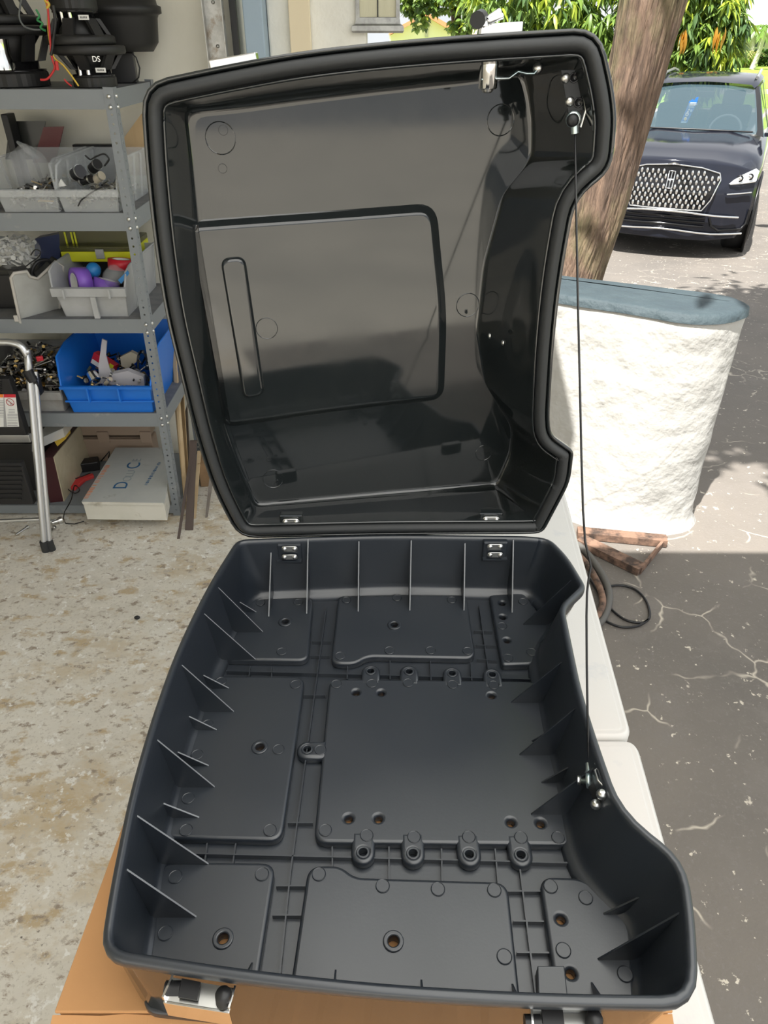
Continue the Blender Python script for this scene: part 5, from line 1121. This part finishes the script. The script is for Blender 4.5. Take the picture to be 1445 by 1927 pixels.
for x, y, rx, rz_, w in ((950,-10,80,80,1.2),(1040,20,80,90,1.4),(1130,10,80,90,1.2),(1120,110,60,60,.8),(1240,40,70,90,1.0),(1290,0,60,80,1.1),(1345,10,50,70,1.1),(1300,90,60,60,1.1),(1350,60,42,50,.9),(1290,140,50,50,.8),(1340,110,28,40,.6),(1010,90,60,50,.5)):
    c = mp(x, y); s_ = (c-CO).dot(CD)/FPX; blobs.append((c, (rx*s_, .8, rz_*s_), w))
LV2, LF2 = leaf_mesh('leaf', .25, .048, None, .35)
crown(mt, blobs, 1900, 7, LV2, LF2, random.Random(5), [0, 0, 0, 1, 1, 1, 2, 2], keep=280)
k = MB(); c0_, c1_ = mp(1150, 60, MY+.3), mp(1330, 90, MY+.3)
for xx, tx in ((1100, 1080), (1210, 1230), (1310, 1330)):
    a = mp(xx, 60, MY+.4); k.tube(smooth([Vector((a.x-.1, MY+.4, gz)), Vector((a.x, MY+.4, gz+1.2)), mp(tx, 20, MY+.4)], 4), .07, n=8)
k.build('trunk', MAT['bark'], mt)
k = MB(); rnd = random.Random(8)
for i in range(26):
    p = mp(rnd.choice((1291, 1288, 1284, 1350, 1356, 1365)), rnd.uniform(48, 70), MY-1.0); R = Matrix.Rotation(rnd.uniform(0, 6), 3, 'Z') @ Matrix.Rotation(1.2, 3, 'Y'); k.add([p+R @ v for v in LV2], LF2, True)
o = k.build('orange_leaves', MAT['leaf_orange'], mt); o['kind'] = 'stuff'; o['label'] = 'yellow-orange dying leaves'
# the small-leaved tree in front of the far house
OY = 17.5; g2 = ground_z(OY)
ot = thing('small_leaved_tree', 'light green small-leaved tree with two slim trunks above the open lid', 'tree', (at_y(870, 40, OY).x, OY, g2))
blobs = []
for x, y, rx, rz_, w in ((790,5,45,25,1),(840,0,60,20,1),(900,10,55,22,1),(770,-40,60,50,1),(870,-60,90,60,1.6),(940,-20,60,50,1),(865,45,22,16,.4),(790,28,16,24,.3),(925,40,30,30,.6)):
    c = at_y(x, y, OY); s_ = (c-CO).dot(CD)/FPX; blobs.append((c, (rx*s_, .7, rz_*s_), w))
LV3, LF3 = leaf_mesh('leaf', .13, .075, None, .15)
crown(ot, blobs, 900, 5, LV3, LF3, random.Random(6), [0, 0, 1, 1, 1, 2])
for xa, xb, r in ((858, 850, .07), (872, 866, .11)):
    a, b = at_y(xa, 58, OY), at_y(xb, -10, OY); k = MB(); k.tube([Vector((a.x, OY, g2)), a, b, b+Vector((-.1, 0, 1))], [r*1.2, r, r*.9, r*.6], n=10); k.build('trunk', MAT['bark'], ot)

# ================================================================== far side: lawns, street, houses
mat('lawn_green', (.20, .36, .03), .9, col2=(.30, .46, .06), nscale=1.5, bump=.8, bscale=30)
def strip(name, y0, y1, m, dz=0, x0=-30, x1=60):
    k = MB(); k.prism([(x0, y0, ground_z(y0)-.05), (x1, y0, ground_z(y0)-.05), (x1, y1, ground_z(y1)-.05), (x0, y1, ground_z(y1)-.05)], (0, 0, .05+dz)); return struct(k.build(name, MAT[m]))
strip('ground', 19, 28, 'pale_concrete'); strip('lawn', 28, 35.2, 'lawn_green', .03); strip('sidewalk', 35.2, 39, 'pale_concrete', .02); strip('lawn', 39, 120, 'lawn_green', .05)
k = MB(); k.prism([(12, -3.5, -.06), (60, -3.5, -.06), (60, 19, -.45), (12, 19, -.45)], (0, 0, .03)); struct(k.build('lawn', MAT['lawn_green']))
k = MB(); k.prism([(-40, -60, -.1), (60, -60, -.1), (60, -3.5, -.012), (.45, -3.5, -.012), (.45, -5, -.012), (-40, -5, -.012)], (0, 0, .01)); struct(k.build('ground', MAT['pale_concrete']))
# short grass beside the car (seen past its right flank)
mat('house_pink', (.72, .56, .46), .85); mat('house_cream', (.74, .70, .52), .85); mat('house_grey', (.46, .43, .37), .85); mat('white_trim', (.82, .81, .78), .7); mat('roof_tile', (.62, .24, .12), .8, bump=.6, bscale=20); mat('roof_white', (.84, .82, .76), .8, bump=.4, bscale=8); mat('window_dark', (.06, .07, .08), .15)
HY = 70.0; hz = ground_z(HY)+.05
def hp(x, y, Y=HY): return at_y(x, y, Y)
hs = thing('house', 'pinkish house with white tiled roof across the far lawn', 'house', (hp(1400, 115).x, HY, hz))
a, b = hp(1330, 100), hp(1384, 60); za = hp(1384, 62).z
k = MB(); k.prism([(a.x, HY, hz), (b.x, HY, hz), (b.x, HY, za), (a.x+.5, HY, hp(1350, 42).z), (a.x, HY, hp(1350, 42).z)], (0, 8, 0)); k.build('gable_wall', MAT['house_pink'], hs)
k = MB(); q0 = hp(1381, 62, HY-.15).x; k.box((q0+.15, HY-.1, (hz+za)/2), (.55, .3, za-hz)); qn = k.build('quoin', MAT['white_trim'], hs)
a2, b2 = hp(1392, 100, HY+3), hp(1475, 100, HY+3); ze = hp(1420, 66, HY+3).z
k = MB(); k.prism([(a2.x-1, HY+3, hz), (b2.x, HY+3, hz), (b2.x, HY+3, ze), (a2.x-1, HY+3, ze)], (0, 6, 0)); k.build('front_wall', MAT['house_grey'], hs)
k = MB(); k.box(((a2.x+b2.x)/2-.5, HY+2.4, ze+.1), (b2.x-a2.x+1.2, .5, .22)); k.build('fascia', MAT['white_trim'], hs)
for x0, x1 in ((1418, 1428), (1432, 1441)):
    p, q = hp(x0, 90, HY+3), hp(x1, 71, HY+3); k = MB(); k.box(((p.x+q.x)/2, HY+2.97, (p.z+q.z)/2), (q.x-p.x, .1, q.z-p.z)); wnd = k.build('window', MAT['white_trim'], hs)
    k = MB(); k.box(((p.x+q.x)/2, HY+2.90, (p.z+q.z)/2), ((q.x-p.x)*.8, .06, (q.z-p.z)*.85)); k.build('pane', MAT['window_dark'], wnd)
k = MB(); k.prism([hp(1344, 36, HY+1), hp(1400, 22, HY+5), hp(1480, 14, HY+6), hp(1480, 64, HY+2), hp(1384, 62, HY+1)], (0, 3, .5)); k.build('roof', MAT['roof_white'], hs)
k = MB(); k.prism([hp(1390, 52, HY-.3), hp(1394, 47, HY-.3), hp(1418, 61, HY-.3), hp(1414, 64, HY-.3)], (0, 2, 0)); k.build('roof_edge', MAT['roof_tile'], hs)
k = MB(); k.prism([hp(1388, 54, HY-.4), hp(1391, 51, HY-.4), hp(1416, 65, HY-.4), hp(1412, 67, HY-.4)], (0, 1, 0)); k.build('rake_board', MAT['white_trim'], hs)
GY = 34.0; g3 = ground_z(GY)
h2 = thing('house', 'cream gabled house with orange tile edges behind the small-leaved tree', 'house', (hp(830, 60, GY).x, GY, g3))
k = MB(); A1_, A2_, A3_ = hp(752, 56, GY), hp(802, 29, GY), hp(845, 56, GY)
apex = hp(803, 30, GY); el_, er_ = hp(735, 66, GY), hp(850, 58, GY)
k.prism([(el_.x, GY, g3), (er_.x, GY, g3), er_, apex, el_], (0, 8, 0)); k.build('gable_wall', MAT['house_cream'], h2)
ap2, e2 = hp(808, 28, GY-.6), hp(846, 55, GY-.6)
for P in ((hp(733, 66, GY-.4), hp(735, 58, GY-.4), hp(803, 22, GY-.4), hp(803, 31, GY-.4)), (hp(803, 31, GY-.4), hp(803, 22, GY-.4), hp(856, 52, GY-.4), hp(854, 61, GY-.4))):
    k = MB(); k.prism(P, (0, 9, 0)); finish(k.build('roof', MAT['roof_tile'], h2))
k = MB(); k.box((hp(803, 56, GY).x, GY-.03, hp(803, 56, GY).z), (.12, .06, .5)); k.build('vent', MAT['house_grey'], h2)
c = hp(900, 62, GY+4); k = MB(); k.box((c.x, GY+8, (g3+c.z+.2)/2), (4, 3, c.z+.2-g3)); k.build('wing', MAT['house_pink'], h2)
# hedge, fountain grass and palms before the far house
rnd = random.Random(31)
hd = thing('hedge', 'dark clipped hedge along the front of the pinkish house', 'hedge', (hp(1430, 110).x, HY-2, hz))
LV4, LF4 = leaf_mesh('leaf', .35, .2, None, .1); k = MB()
a, b = hp(1388, 118, HY-2), hp(1480, 96, HY-2)
for i in range(1500):
    p = Vector((rnd.uniform(a.x, b.x), HY-2+rnd.uniform(-.5, .5), hz+rnd.random()**.6*(b.z-hz))); R = Matrix.Rotation(rnd.uniform(0, 6.3), 3, 'Z') @ Matrix.Rotation(rnd.uniform(-1, 1), 3, 'Y'); k.m = rnd.choice((1, 2, 2, 2)); k.add([p+R @ v for v in LV4], LF4, True)
o = k.build('foliage', [MAT[m] for m in LEAFM], hd); o['kind'] = 'stuff'
mat('straw_grass', (.42, .38, .12), .8)
fg = thing('ornamental_grass', 'clump of arching yellowish grass on the far lawn', 'grass clump', (hp(1392, 122, HY-5).x, HY-5, hz)); k = MB(); cc = hp(1392, 124, HY-5)
for i in range(500):
    an = rnd.uniform(0, 6.28); L = rnd.uniform(.8, 1.6); x0 = cc.x+rnd.uniform(-.7, .7); d = Vector((math.cos(an), math.sin(an), 0)); p = Vector((x0, HY-5+rnd.uniform(-.3, .3), hz)); s_ = Vector((-d.y, d.x, 0))*.035
    k.m = 0 if rnd.random() < .6 else 1
    k.add([p-s_, p+s_, p+d*L*.4+Vector((0, 0, L*.7))+s_, p+d*L*.4+Vector((0, 0, L*.7))-s_, p+d*L*.95+Vector((0, 0, L*.5))], [(0, 1, 2, 3), (3, 2, 4)], False)
o = k.build('blades', [MAT['straw_grass'], MAT['leaf_mid']], fg); o['kind'] = 'stuff'
def palm(x0, y0, x1, y1, label, Y):
    a, b = at_y(x0, y0, Y), at_y(x1, y1, Y); r = thing('palm_tree', label, 'palm', (a.x, Y, hz), 'palms before the pinkish house'); a.z = hz
    k = MB(); k.tube([a, a.lerp(b, .5)+Vector((.1, 0, 0)), b], [.22, .16, .13], n=8); k.build('trunk', MAT['house_grey'], r); k = MB()
    for i in range(13):
        an = 2*PI*i/13; L = 1.7; d = Vector((math.cos(an), .6*math.sin(an), 0)); pts = [b+d*(L*t)+Vector((0, 0, .9*t-1.5*t*t)) for t in (0, .25, .5, .75, 1)]
        for u in range(4):
            p, q = pts[u], pts[u+1]; s_ = (q-p).cross(Vector((0, 0, 1))).normalized()
            for e in range(4):
                m_ = p.lerp(q, e/4)
                for sg in (-1, 1): k.add([m_, m_+(q-p)*.3, m_+s_*sg*.42*(1-.16*u)+(q-p)*.5+Vector((0, 0, -.18))], [(0, 1, 2)], False)
    o = k.build('fronds', MAT['leaf_mid'], r); o['kind'] = 'stuff'; return r
palm(1413, 116, 1416, 58, 'upright slim palm before the pinkish house', HY-3); palm(1418, 118, 1442, 50, 'leaning pale palm before the pinkish house', HY-9)

# ================================================================== rusty angle frame and hose on the driveway
mat('rust', (.055, .038, .030), .85, col2=(.24, .145, .10), nscale=18, bump=.3, bscale=60); mat('hose_grey', (.115, .11, .10), .6)
fr = thing('rusty_frame', 'rusty brown metal frame lying on the driveway against the low white wall', 'metal frame', (.95, 2.2, .0))
def bar(a, b, w, h, name='bar', z=.002):
    a, b = at_z(*a, z), at_z(*b, z); t = (b-a).normalized(); s_ = Vector((-t.y, t.x, 0))*w/2; k = MB(); k.prism([a-s_, b-s_, b+s_, a+s_], (0, 0, h)); k.build(name, MAT['rust'], fr)
bar((1085,1008), (1252,1024), .045, .03); bar((1090,1022), (1205,1078), .050, .03); bar((1203,1080), (1251,1020), .010, .028)
hose = thing('garden_hose', 'coiled grey hose lying on the driveway beside the folding table', 'hose', (.85, 1.95, 0))
def hose_path(pts, z=.011): return smooth([at_z(x, y, z) for x, y in pts], 5)
k = MB(); k.tube(hose_path([(1085,1020),(1112,1050),(1135,1085),(1146,1115),(1143,1145),(1130,1170),(1110,1180),(1080,1175)], .014), .013, n=8); k.build('thick_coil', MAT['hose_grey'], hose)
k = MB(); k.tube(hose_path([(1080,1035),(1106,1065),(1126,1100),(1134,1130),(1126,1155),(1105,1172),(1080,1170)], .032), .012, n=8); k.build('thick_coil', MAT['rust'], hose)
k = MB(); k.tube(hose_path([(1110,1090),(1128,1118),(1150,1146),(1176,1166),(1205,1172),(1220,1165),(1222,1150),(1214,1128),(1196,1110),(1172,1102),(1150,1103),(1130,1112)], .005), .0045, n=6); k.build('thin_loop', MAT['cable_black'], hose)
k = MB(); k.tube(hose_path([(1120,1155),(1142,1170),(1170,1180),(1200,1178),(1220,1166)], .005), .0045, n=6); k.build('thin_loop', MAT['cable_black'], hose)
# ================================================================== the dark car
mat('car_paint', (.016, .018, .027), .10, spec=.35); mat('car_glass', (.065, .105, .125), .03, trans=.0, alpha=.62, spec=1.0); mat('tyre', (.022, .022, .023), .8); mat('car_interior', (.10, .12, .13), .7); mat('lamp_clear', (.75, .78, .80), .1, alpha=.6); mat('lamp_white', (.75, .77, .78), .25); mat('car_black', (.012, .012, .013), .35)
mat('tag_blue', (.03, .16, .55), .5); mat('tag_white', (.8, .82, .84), .5); mat('tag_yellow', (.75, .60, .12), .5); mat('tag_pale', (.40, .58, .80), .5)
CG = ground_z(8.4); CPHI = math.radians(25); RV = Vector((math.cos(CPHI), -math.sin(CPHI), 0)); BV = Vector((math.sin(CPHI), math.cos(CPHI), 0))
_ct = at_z(1263, 335, CG+.80); C0 = Vector((_ct.x, _ct.y, CG))+BV*.93
WS = .88
def W(x, y, z): return C0+RV*(x*WS)+BV*y+Vector((0, 0, z))
car = thing('car', 'dark navy crossover car with studded chrome grille parked on the driveway', 'car', tuple(C0))
def yf(x, z=.6): return -.93+.34*(abs(x)/.95)**2.6+max(0, z-.70)*.22-(.03 if .45 < z < .75 else 0)
# body shell: cross-sections from nose to tail
def sect(y, w, zb, zs, ze, zc, n=9):
    P = [(0, zb), (w*.55, zb), (w*.88, zb+.02), (w*.97, zb+.14), (w, (zb+zs)/2), (w*.985, zs-.10), (w*.95, zs-.02), (w*.88, zs+.02), (w*.72, ze), (w*.45, (ze+zc)/2+.012), (0, zc)]
    return [W(-x, y, z) for x, z in reversed(P[1:-1])]
stations = [(-.60,.80,.20,.88,.93,.955),(-.45,.90,.20,.93,.985,1.01),(-.2,.945,.2,.955,1.02,1.045),(.2,.955,.2,.975,1.05,1.08),(.55,.96,.2,.99,1.075,1.105),(.9,.965,.2,1.0,1.06,1.08),(2.0,.965,.2,1.02,1.06,1.08),(3.2,.955,.22,1.05,1.08,1.1),(3.55,.90,.28,1.05,1.08,1.1),(3.64,.80,.40,.98,1.02,1.04)]
def full(y, w, zb, zs, ze, zc):
    P = [(0, zb), (w*.55, zb), (w*.88, zb+.02), (w*.97, zb+.14), (w, (zb+zs)/2), (w*.985, zs-.10), (w*.95, zs-.02), (w*.88, zs+.025), (w*.72, ze), (w*.45, (ze+zc)/2+.012), (0, zc)]
    return [W(x, y, z) for x, z in P]+[W(-x, y, z) for x, z in reversed(P[1:-1])]
nose = []
def nose_ring(k_):                                          # rounded nose: rings follow the curved front
    w, zb, zs, ze, zc = .93, .22, .90, .95, .965
    P = [(0, zb), (w*.55, zb), (w*.88, zb+.02), (w*.97, zb+.14), (w, .55), (w*.985, zs-.12), (w*.95, zs-.05), (w*.88, zs-.01), (w*.72, ze-.03), (w*.45, ze), (0, zc)]
    P = [(x*k_, .58+(z-.58)*k_) for x, z in P]
    R = [W(x, yf(x, z)+.0, z) for x, z in P]
    return R+[W(-x, yf(x, z), z) for x, z in reversed(P[1:-1])]
rings = [nose_ring(.25), nose_ring(.6), nose_ring(.85), nose_ring(.96), nose_ring(1.0)]+[full(*s) for s in stations]
k = MB(); k.loft(rings, cap0=True, cap1=True); body = finish(k.build('body', MAT['car_paint'], car))
# greenhouse
def gh(y, w, z, d=0): return [W(-w, y+d, z), W(-w*.5, y-.06+d, z+.01), W(0, y-.08+d, z+.012), W(w*.5, y-.06+d, z+.01), W(w, y+d, z)]
lowr, upr = gh(.62, .78, 1.075), gh(1.38, .60, 1.50)
k = MB(); k.loft([lowr, [a.lerp(b, .33)+Vector((0, 0, .02)) for a, b in zip(lowr, upr)], [a.lerp(b, .66)+Vector((0, 0, .02)) for a, b in zip(lowr, upr)], upr], closed=False); k.build('windshield', MAT['car_glass'], car)
for s in (-1, 1):
    k = MB(); k.prism([W(s*.86, .52, 1.06), W(s*.76, .62, 1.075), W(s*.595, 1.38, 1.505), W(s*.66, 1.40, 1.50)], BV*.05); finish(k.build('windshield_pillar', MAT['car_black'], car))
    k = MB(); k.prism([W(s*.87, .55, 1.06), W(s*.665, 1.40, 1.50), W(s*.68, 2.9, 1.52), W(s*.90, 3.3, 1.08)], RV*(-s*.01)); finish(k.build('side_glass', MAT['car_glass'], car))
    k = MB(); k.prism([W(s*.885, 1.75, 1.06), W(s*.675, 1.78, 1.53), W(s*.675, 1.88, 1.53), W(s*.885, 1.88, 1.06)], RV*(s*.006)); finish(k.build('door_pillar', MAT['car_black'], car))
    k = MB(); k.tube([W(s*.60, 1.50, 1.585), W(s*.61, 1.7, 1.615), W(s*.61, 2.6, 1.63), W(s*.60, 3.0, 1.60)], .018, n=6); k.build('roof_rail', MAT['aluminium'], car)
def roofs(y, w, z): return [W(-w, y, z-.05), W(-w*.93, y, z-.015), W(-w*.5, y, z), W(0, y, z+.01), W(w*.5, y, z), W(w*.93, y, z-.015), W(w, y, z-.05)]
k = MB(); k.loft([roofs(1.30, .60, 1.535), roofs(1.42, .64, 1.565), roofs(1.7, .665, 1.60), roofs(2.2, .675, 1.615), roofs(2.8, .67, 1.595), roofs(3.25, .64, 1.54)], closed=False); k.build('roof', MAT['car_paint'], car)
k = MB(); k.prism([W(-.64, 3.25, 1.52), W(.64, 3.25, 1.52), W(.80, 3.58, 1.06), W(-.80, 3.58, 1.06)], (0, 0, .01)); k.build('rear_glass', MAT['car_glass'], car)
# interior: dashboard, wheel, seats, mirror
k = MB(); k.loft([[W(-.74, .75, 1.03), W(.74, .75, 1.03)], [W(-.74, 1.05, 1.06), W(.74, 1.05, 1.06)], [W(-.74, 1.12, .9), W(.74, 1.12, .9)]], closed=False); k.build('dashboard', MAT['car_interior'], car)
k = MB(); c = W(.36, 1.22, 1.04); u = RV; v = (Vector((0, 0, 1))*.9+BV*.4).normalized(); k.tube([c+u*.18*math.cos(a)+v*.18*math.sin(a) for a in [2*PI*i/22 for i in range(22)]], .016, n=6, closed=True); k.tube([c-u*.17, c+u*.17], .02, n=6); k.build('steering_wheel', MAT['car_interior'], car)
for s in (-1, 1):
    k = MB(); k.box(W(s*.36, 1.75, .98), (.48, .14, .62), rotz(-CPHI)); seat = k.build('seat', MAT['car_black'], car, bevel=.05)
    k = MB(); k.box(W(s*.36, 1.76, 1.36), (.25, .10, .17), rotz(-CPHI)); k.build('headrest', MAT['car_black'], seat, bevel=.03)
k = MB(); k.box(W(0, 1.24, 1.42), (.22, .03, .07), rotz(-CPHI)); k.build('rear_mirror', MAT['car_black'], car, bevel=.01)
# hanging permit with a blue field, white band and a drawn pictogram
tg = lambda x, z: W(x, 1.02, z)
def tagpiece(pts, d, m, name, parent):
    k = MB(); k.prism([W(x, 1.03-d, z) for x, z in pts], BV*.002); return finish(k.build(name, MAT[m], parent))
k0 = [(-.205,1.135),(-.125,1.130),(-.050,1.335),(-.045,1.405),(-.075,1.395),(-.090,1.365),(-.115,1.38),(-.150,1.355)]
tp_ = tagpiece(k0, .06, 'tag_blue', 'hang_tag', car)
def on(t, s): # t along the tag from bottom to top, s across
    return (-.165+.075*t+.075*(s-.5)*1.0, 1.133+.225*t)
tagpiece([on(.80,-.04), on(.80,1.04), on(.95,1.0), on(.95,.0)], .064, 'tag_white', 'white_band', tp_)
tagpiece([on(.71,.05), on(.71,.95), on(.77,.95), on(.77,.05)], .064, 'tag_pale', 'pale_line', tp_); tagpiece([on(.0,.02), on(.0,.9), on(.07,.9), on(.07,.02)], .064, 'tag_pale', 'pale_line', tp_)
for t, s, r, m in ((.62,.35,.010,'tag_white'),(.52,.32,.010,'tag_white'),(.57,.78,.014,'tag_pale'),(.40,.38,.022,'tag_white'),(.40,.38,.008,'tag_blue'),(.19,.46,.020,'tag_white'),(.19,.46,.013,'tag_yellow')):
    x, z = on(t, s); tagpiece([(x+r*math.cos(a), z+r*math.sin(a)) for a in [2*PI*i/14 for i in range(14)]], .068+(.002 if m in ('tag_blue','tag_yellow') else 0), m, 'print', tp_)
# wheels
for s, y, st_ in ((1, 0, .12), (-1, 0, .12), (1, 2.71, 0), (-1, 2.71, 0)):
    ax = (RV*math.cos(st_)+BV*(math.sin(st_))).normalized(); c = W(s*.81, y, .355)
    k = MB(); k.lathe(c, [(.22,-.11),(.33,-.115),(.352,-.095),(.356,0),(.352,.095),(.33,.115),(.22,.11)], axis=ax*s, n=40); wh = k.build('wheel', MAT['tyre'], car)
    k = MB(); k.lathe(c, [(.0,.10),(.06,.10),(.21,.09),(.23,.112)], axis=ax*s, n=20, cap=False); k.build('rim', MAT['aluminium'], wh)
    k = MB(); k.lathe(W(s*.93, y, .37), [(.385,0),(.42,.0),(.42,.025),(.385,.03)], axis=RV*s, n=40); k.build('arch', MAT['car_black'], car)
    k = MB()
    for i in range(60):
        a = 2*PI*i/60; e1 = Vector((0, 0, 1)); e2 = ax.cross(e1); k.box(c+(e1*math.sin(a)+e2*math.cos(a))*.354, (.006, .006, .006))
    o = k.build('tread', MAT['tyre'], wh); o['kind'] = 'stuff'
# front face
def F(x, z, d=0): return W(x, yf(x, z)-d, z)
def fpoly(pts, d, th, m, name, parent, sub=1):
    k = MB(); k.prism([F(x, z, d+th) for x, z in pts], BV*th); return finish(k.build(name, MAT[m], parent))
def fcurve(pts, r, d, m, name, parent, closed=False, flat=1.0):
    k = MB(); k.tube([F(x, z, d) for x, z in pts], r, n=6, closed=closed, flat=flat); return k.build(name, MAT[m], parent)
def dens(pts, n, closed=True):
    out = []
    L = pts+[pts[0]] if closed else pts
    for a, b in zip(L[:-1], L[1:]):
        for i in range(n): t = i/n; out.append((a[0]+(b[0]-a[0])*t, a[1]+(b[1]-a[1])*t))
    return out if closed else out+[L[-1]]
GR = [(-.50,.86),(-.30,.905),(0,.925),(.30,.905),(.50,.86),(.525,.80),(.47,.62),(.40,.52),(-.40,.52),(-.47,.62),(-.525,.80)]
k = MB(); vs = []; nx, nz = 20, 8
def gw(z): return .40+(.525-.40)*min(1, (z-.52)/.28)
def gtop(x): return .925-.065*(abs(x)/.5)**2
grid = [[F((2*i/nx-1)*gw(.52+.39*j/nz)*.985, .525+(gtop((2*i/nx-1)*.5)-.53)*j/nz, .015) for i in range(nx+1)] for j in range(nz+1)]
k.loft(grid, closed=False); gl = k.build('grille', MAT['gloss_black'], car)
fcurve(dens(GR, 4), .0075, .022, 'chrome', 'grille_frame', gl, closed=True)
st_ = MB(); st_.ball((0,0,0), 1, 8, 6, (.0135, .008, .026)); st_me = mesh_only(st_, 'grille_stud', MAT['chrome'])
for j in range(9):
    z = .555+j*.043
    for i in range(-8, 9):
        x = i*.062+(.031 if j % 2 else 0)
        if abs(x) < gw(z)-.025 and z < gtop(x)-.028 and not (abs(x) < .04 and .70 < z < .88): inst(st_me, 'grille_stud', gl, F(x, z, .024), (0, 0, -CPHI))
em_ = fcurve(dens([(-.033,.715),(.033,.715),(.033,.865),(-.033,.865)], 2), .006, .04, 'chrome', 'emblem', gl, closed=True)
fcurve([(0,.722),(0,.858)], .004, .04, 'chrome', 'emblem_cross', em_); fcurve([(-.03,.79),(.03,.79)], .004, .04, 'chrome', 'emblem_cross', em_)
fpoly([(-.07,.925),(0,.945),(.07,.925),(0,.935)], .02, .012, 'chrome', 'hood_badge', car)
fcurve(dens([(-.80,.455),(-.55,.475),(-.25,.50),(0,.505),(.25,.50),(.55,.475),(.80,.455)], 3, False), .020, .028, 'chrome', 'bumper_bar', car, flat=.6)
fcurve(dens([(-.88,.285),(-.55,.29),(-.2,.315),(0,.32),(.2,.315),(.55,.29),(.88,.285)], 3, False), .011, .018, 'chrome', 'bumper_trim', car)
for zz_ in (.36, .40, .44): fcurve(dens([(-.46,zz_),(0,zz_+.012),(.46,zz_)], 4, False), .012, .012, 'gloss_black', 'intake_slat', car)
for s in (-1, 1):
    fcurve([(s*.50,.45),(s*.54,.37),(s*.62,.325),(s*.86,.33),(s*.90,.38),(s*.905,.52)], .012, .012, 'car_black', 'intake_edge', car)
    fcurve([(s*.62,.675),(s*.75,.68),(s*.87,.685)], .014, .012, 'chrome', 'side_trim', car, flat=.6)
    hl_ = fpoly([(s*.62,.765),(s*.66,.80),(s*.74,.845),(s*.86,.895),(s*.90,.87),(s*.895,.785),(s*.86,.775)], .004, .02, 'lamp_white', 'headlamp', car)
    for xx, zz_ in ((.72,.812),(.82,.825)):
        k = MB(); k.lathe(F(s*xx, zz_, .020), [(.032,0),(.032,.006),(.024,.004),(0,.003)], axis=-BV, n=16); k.build('lamp_lens', MAT['car_black'], hl_)
        k = MB(); k.lathe(F(s*xx, zz_, .0255), [(.018,0),(.014,.004),(0,.006)], axis=-BV, n=12); k.build('lamp_lens', MAT['chrome'], hl_)
    fcurve([(s*.63,.763),(s*.75,.768),(s*.885,.78)], .007, .03, 'chrome', 'lamp_trim', car)
    k = MB(); k.ball(W(s*1.06, .82, 1.10), .12, 14, 8, (1.0, .7, .75)); k.box(W(s*.93, .84, 1.06), (.12, .05, .04), rotz(-CPHI)); k.build('door_mirror', MAT['car_paint'], car)
k = MB(); k.tube([W(-.72, .60, 1.10), W(0, .48, 1.115), W(.72, .60, 1.10)], .010, n=6); k.build('wiper', MAT['car_black'], car)
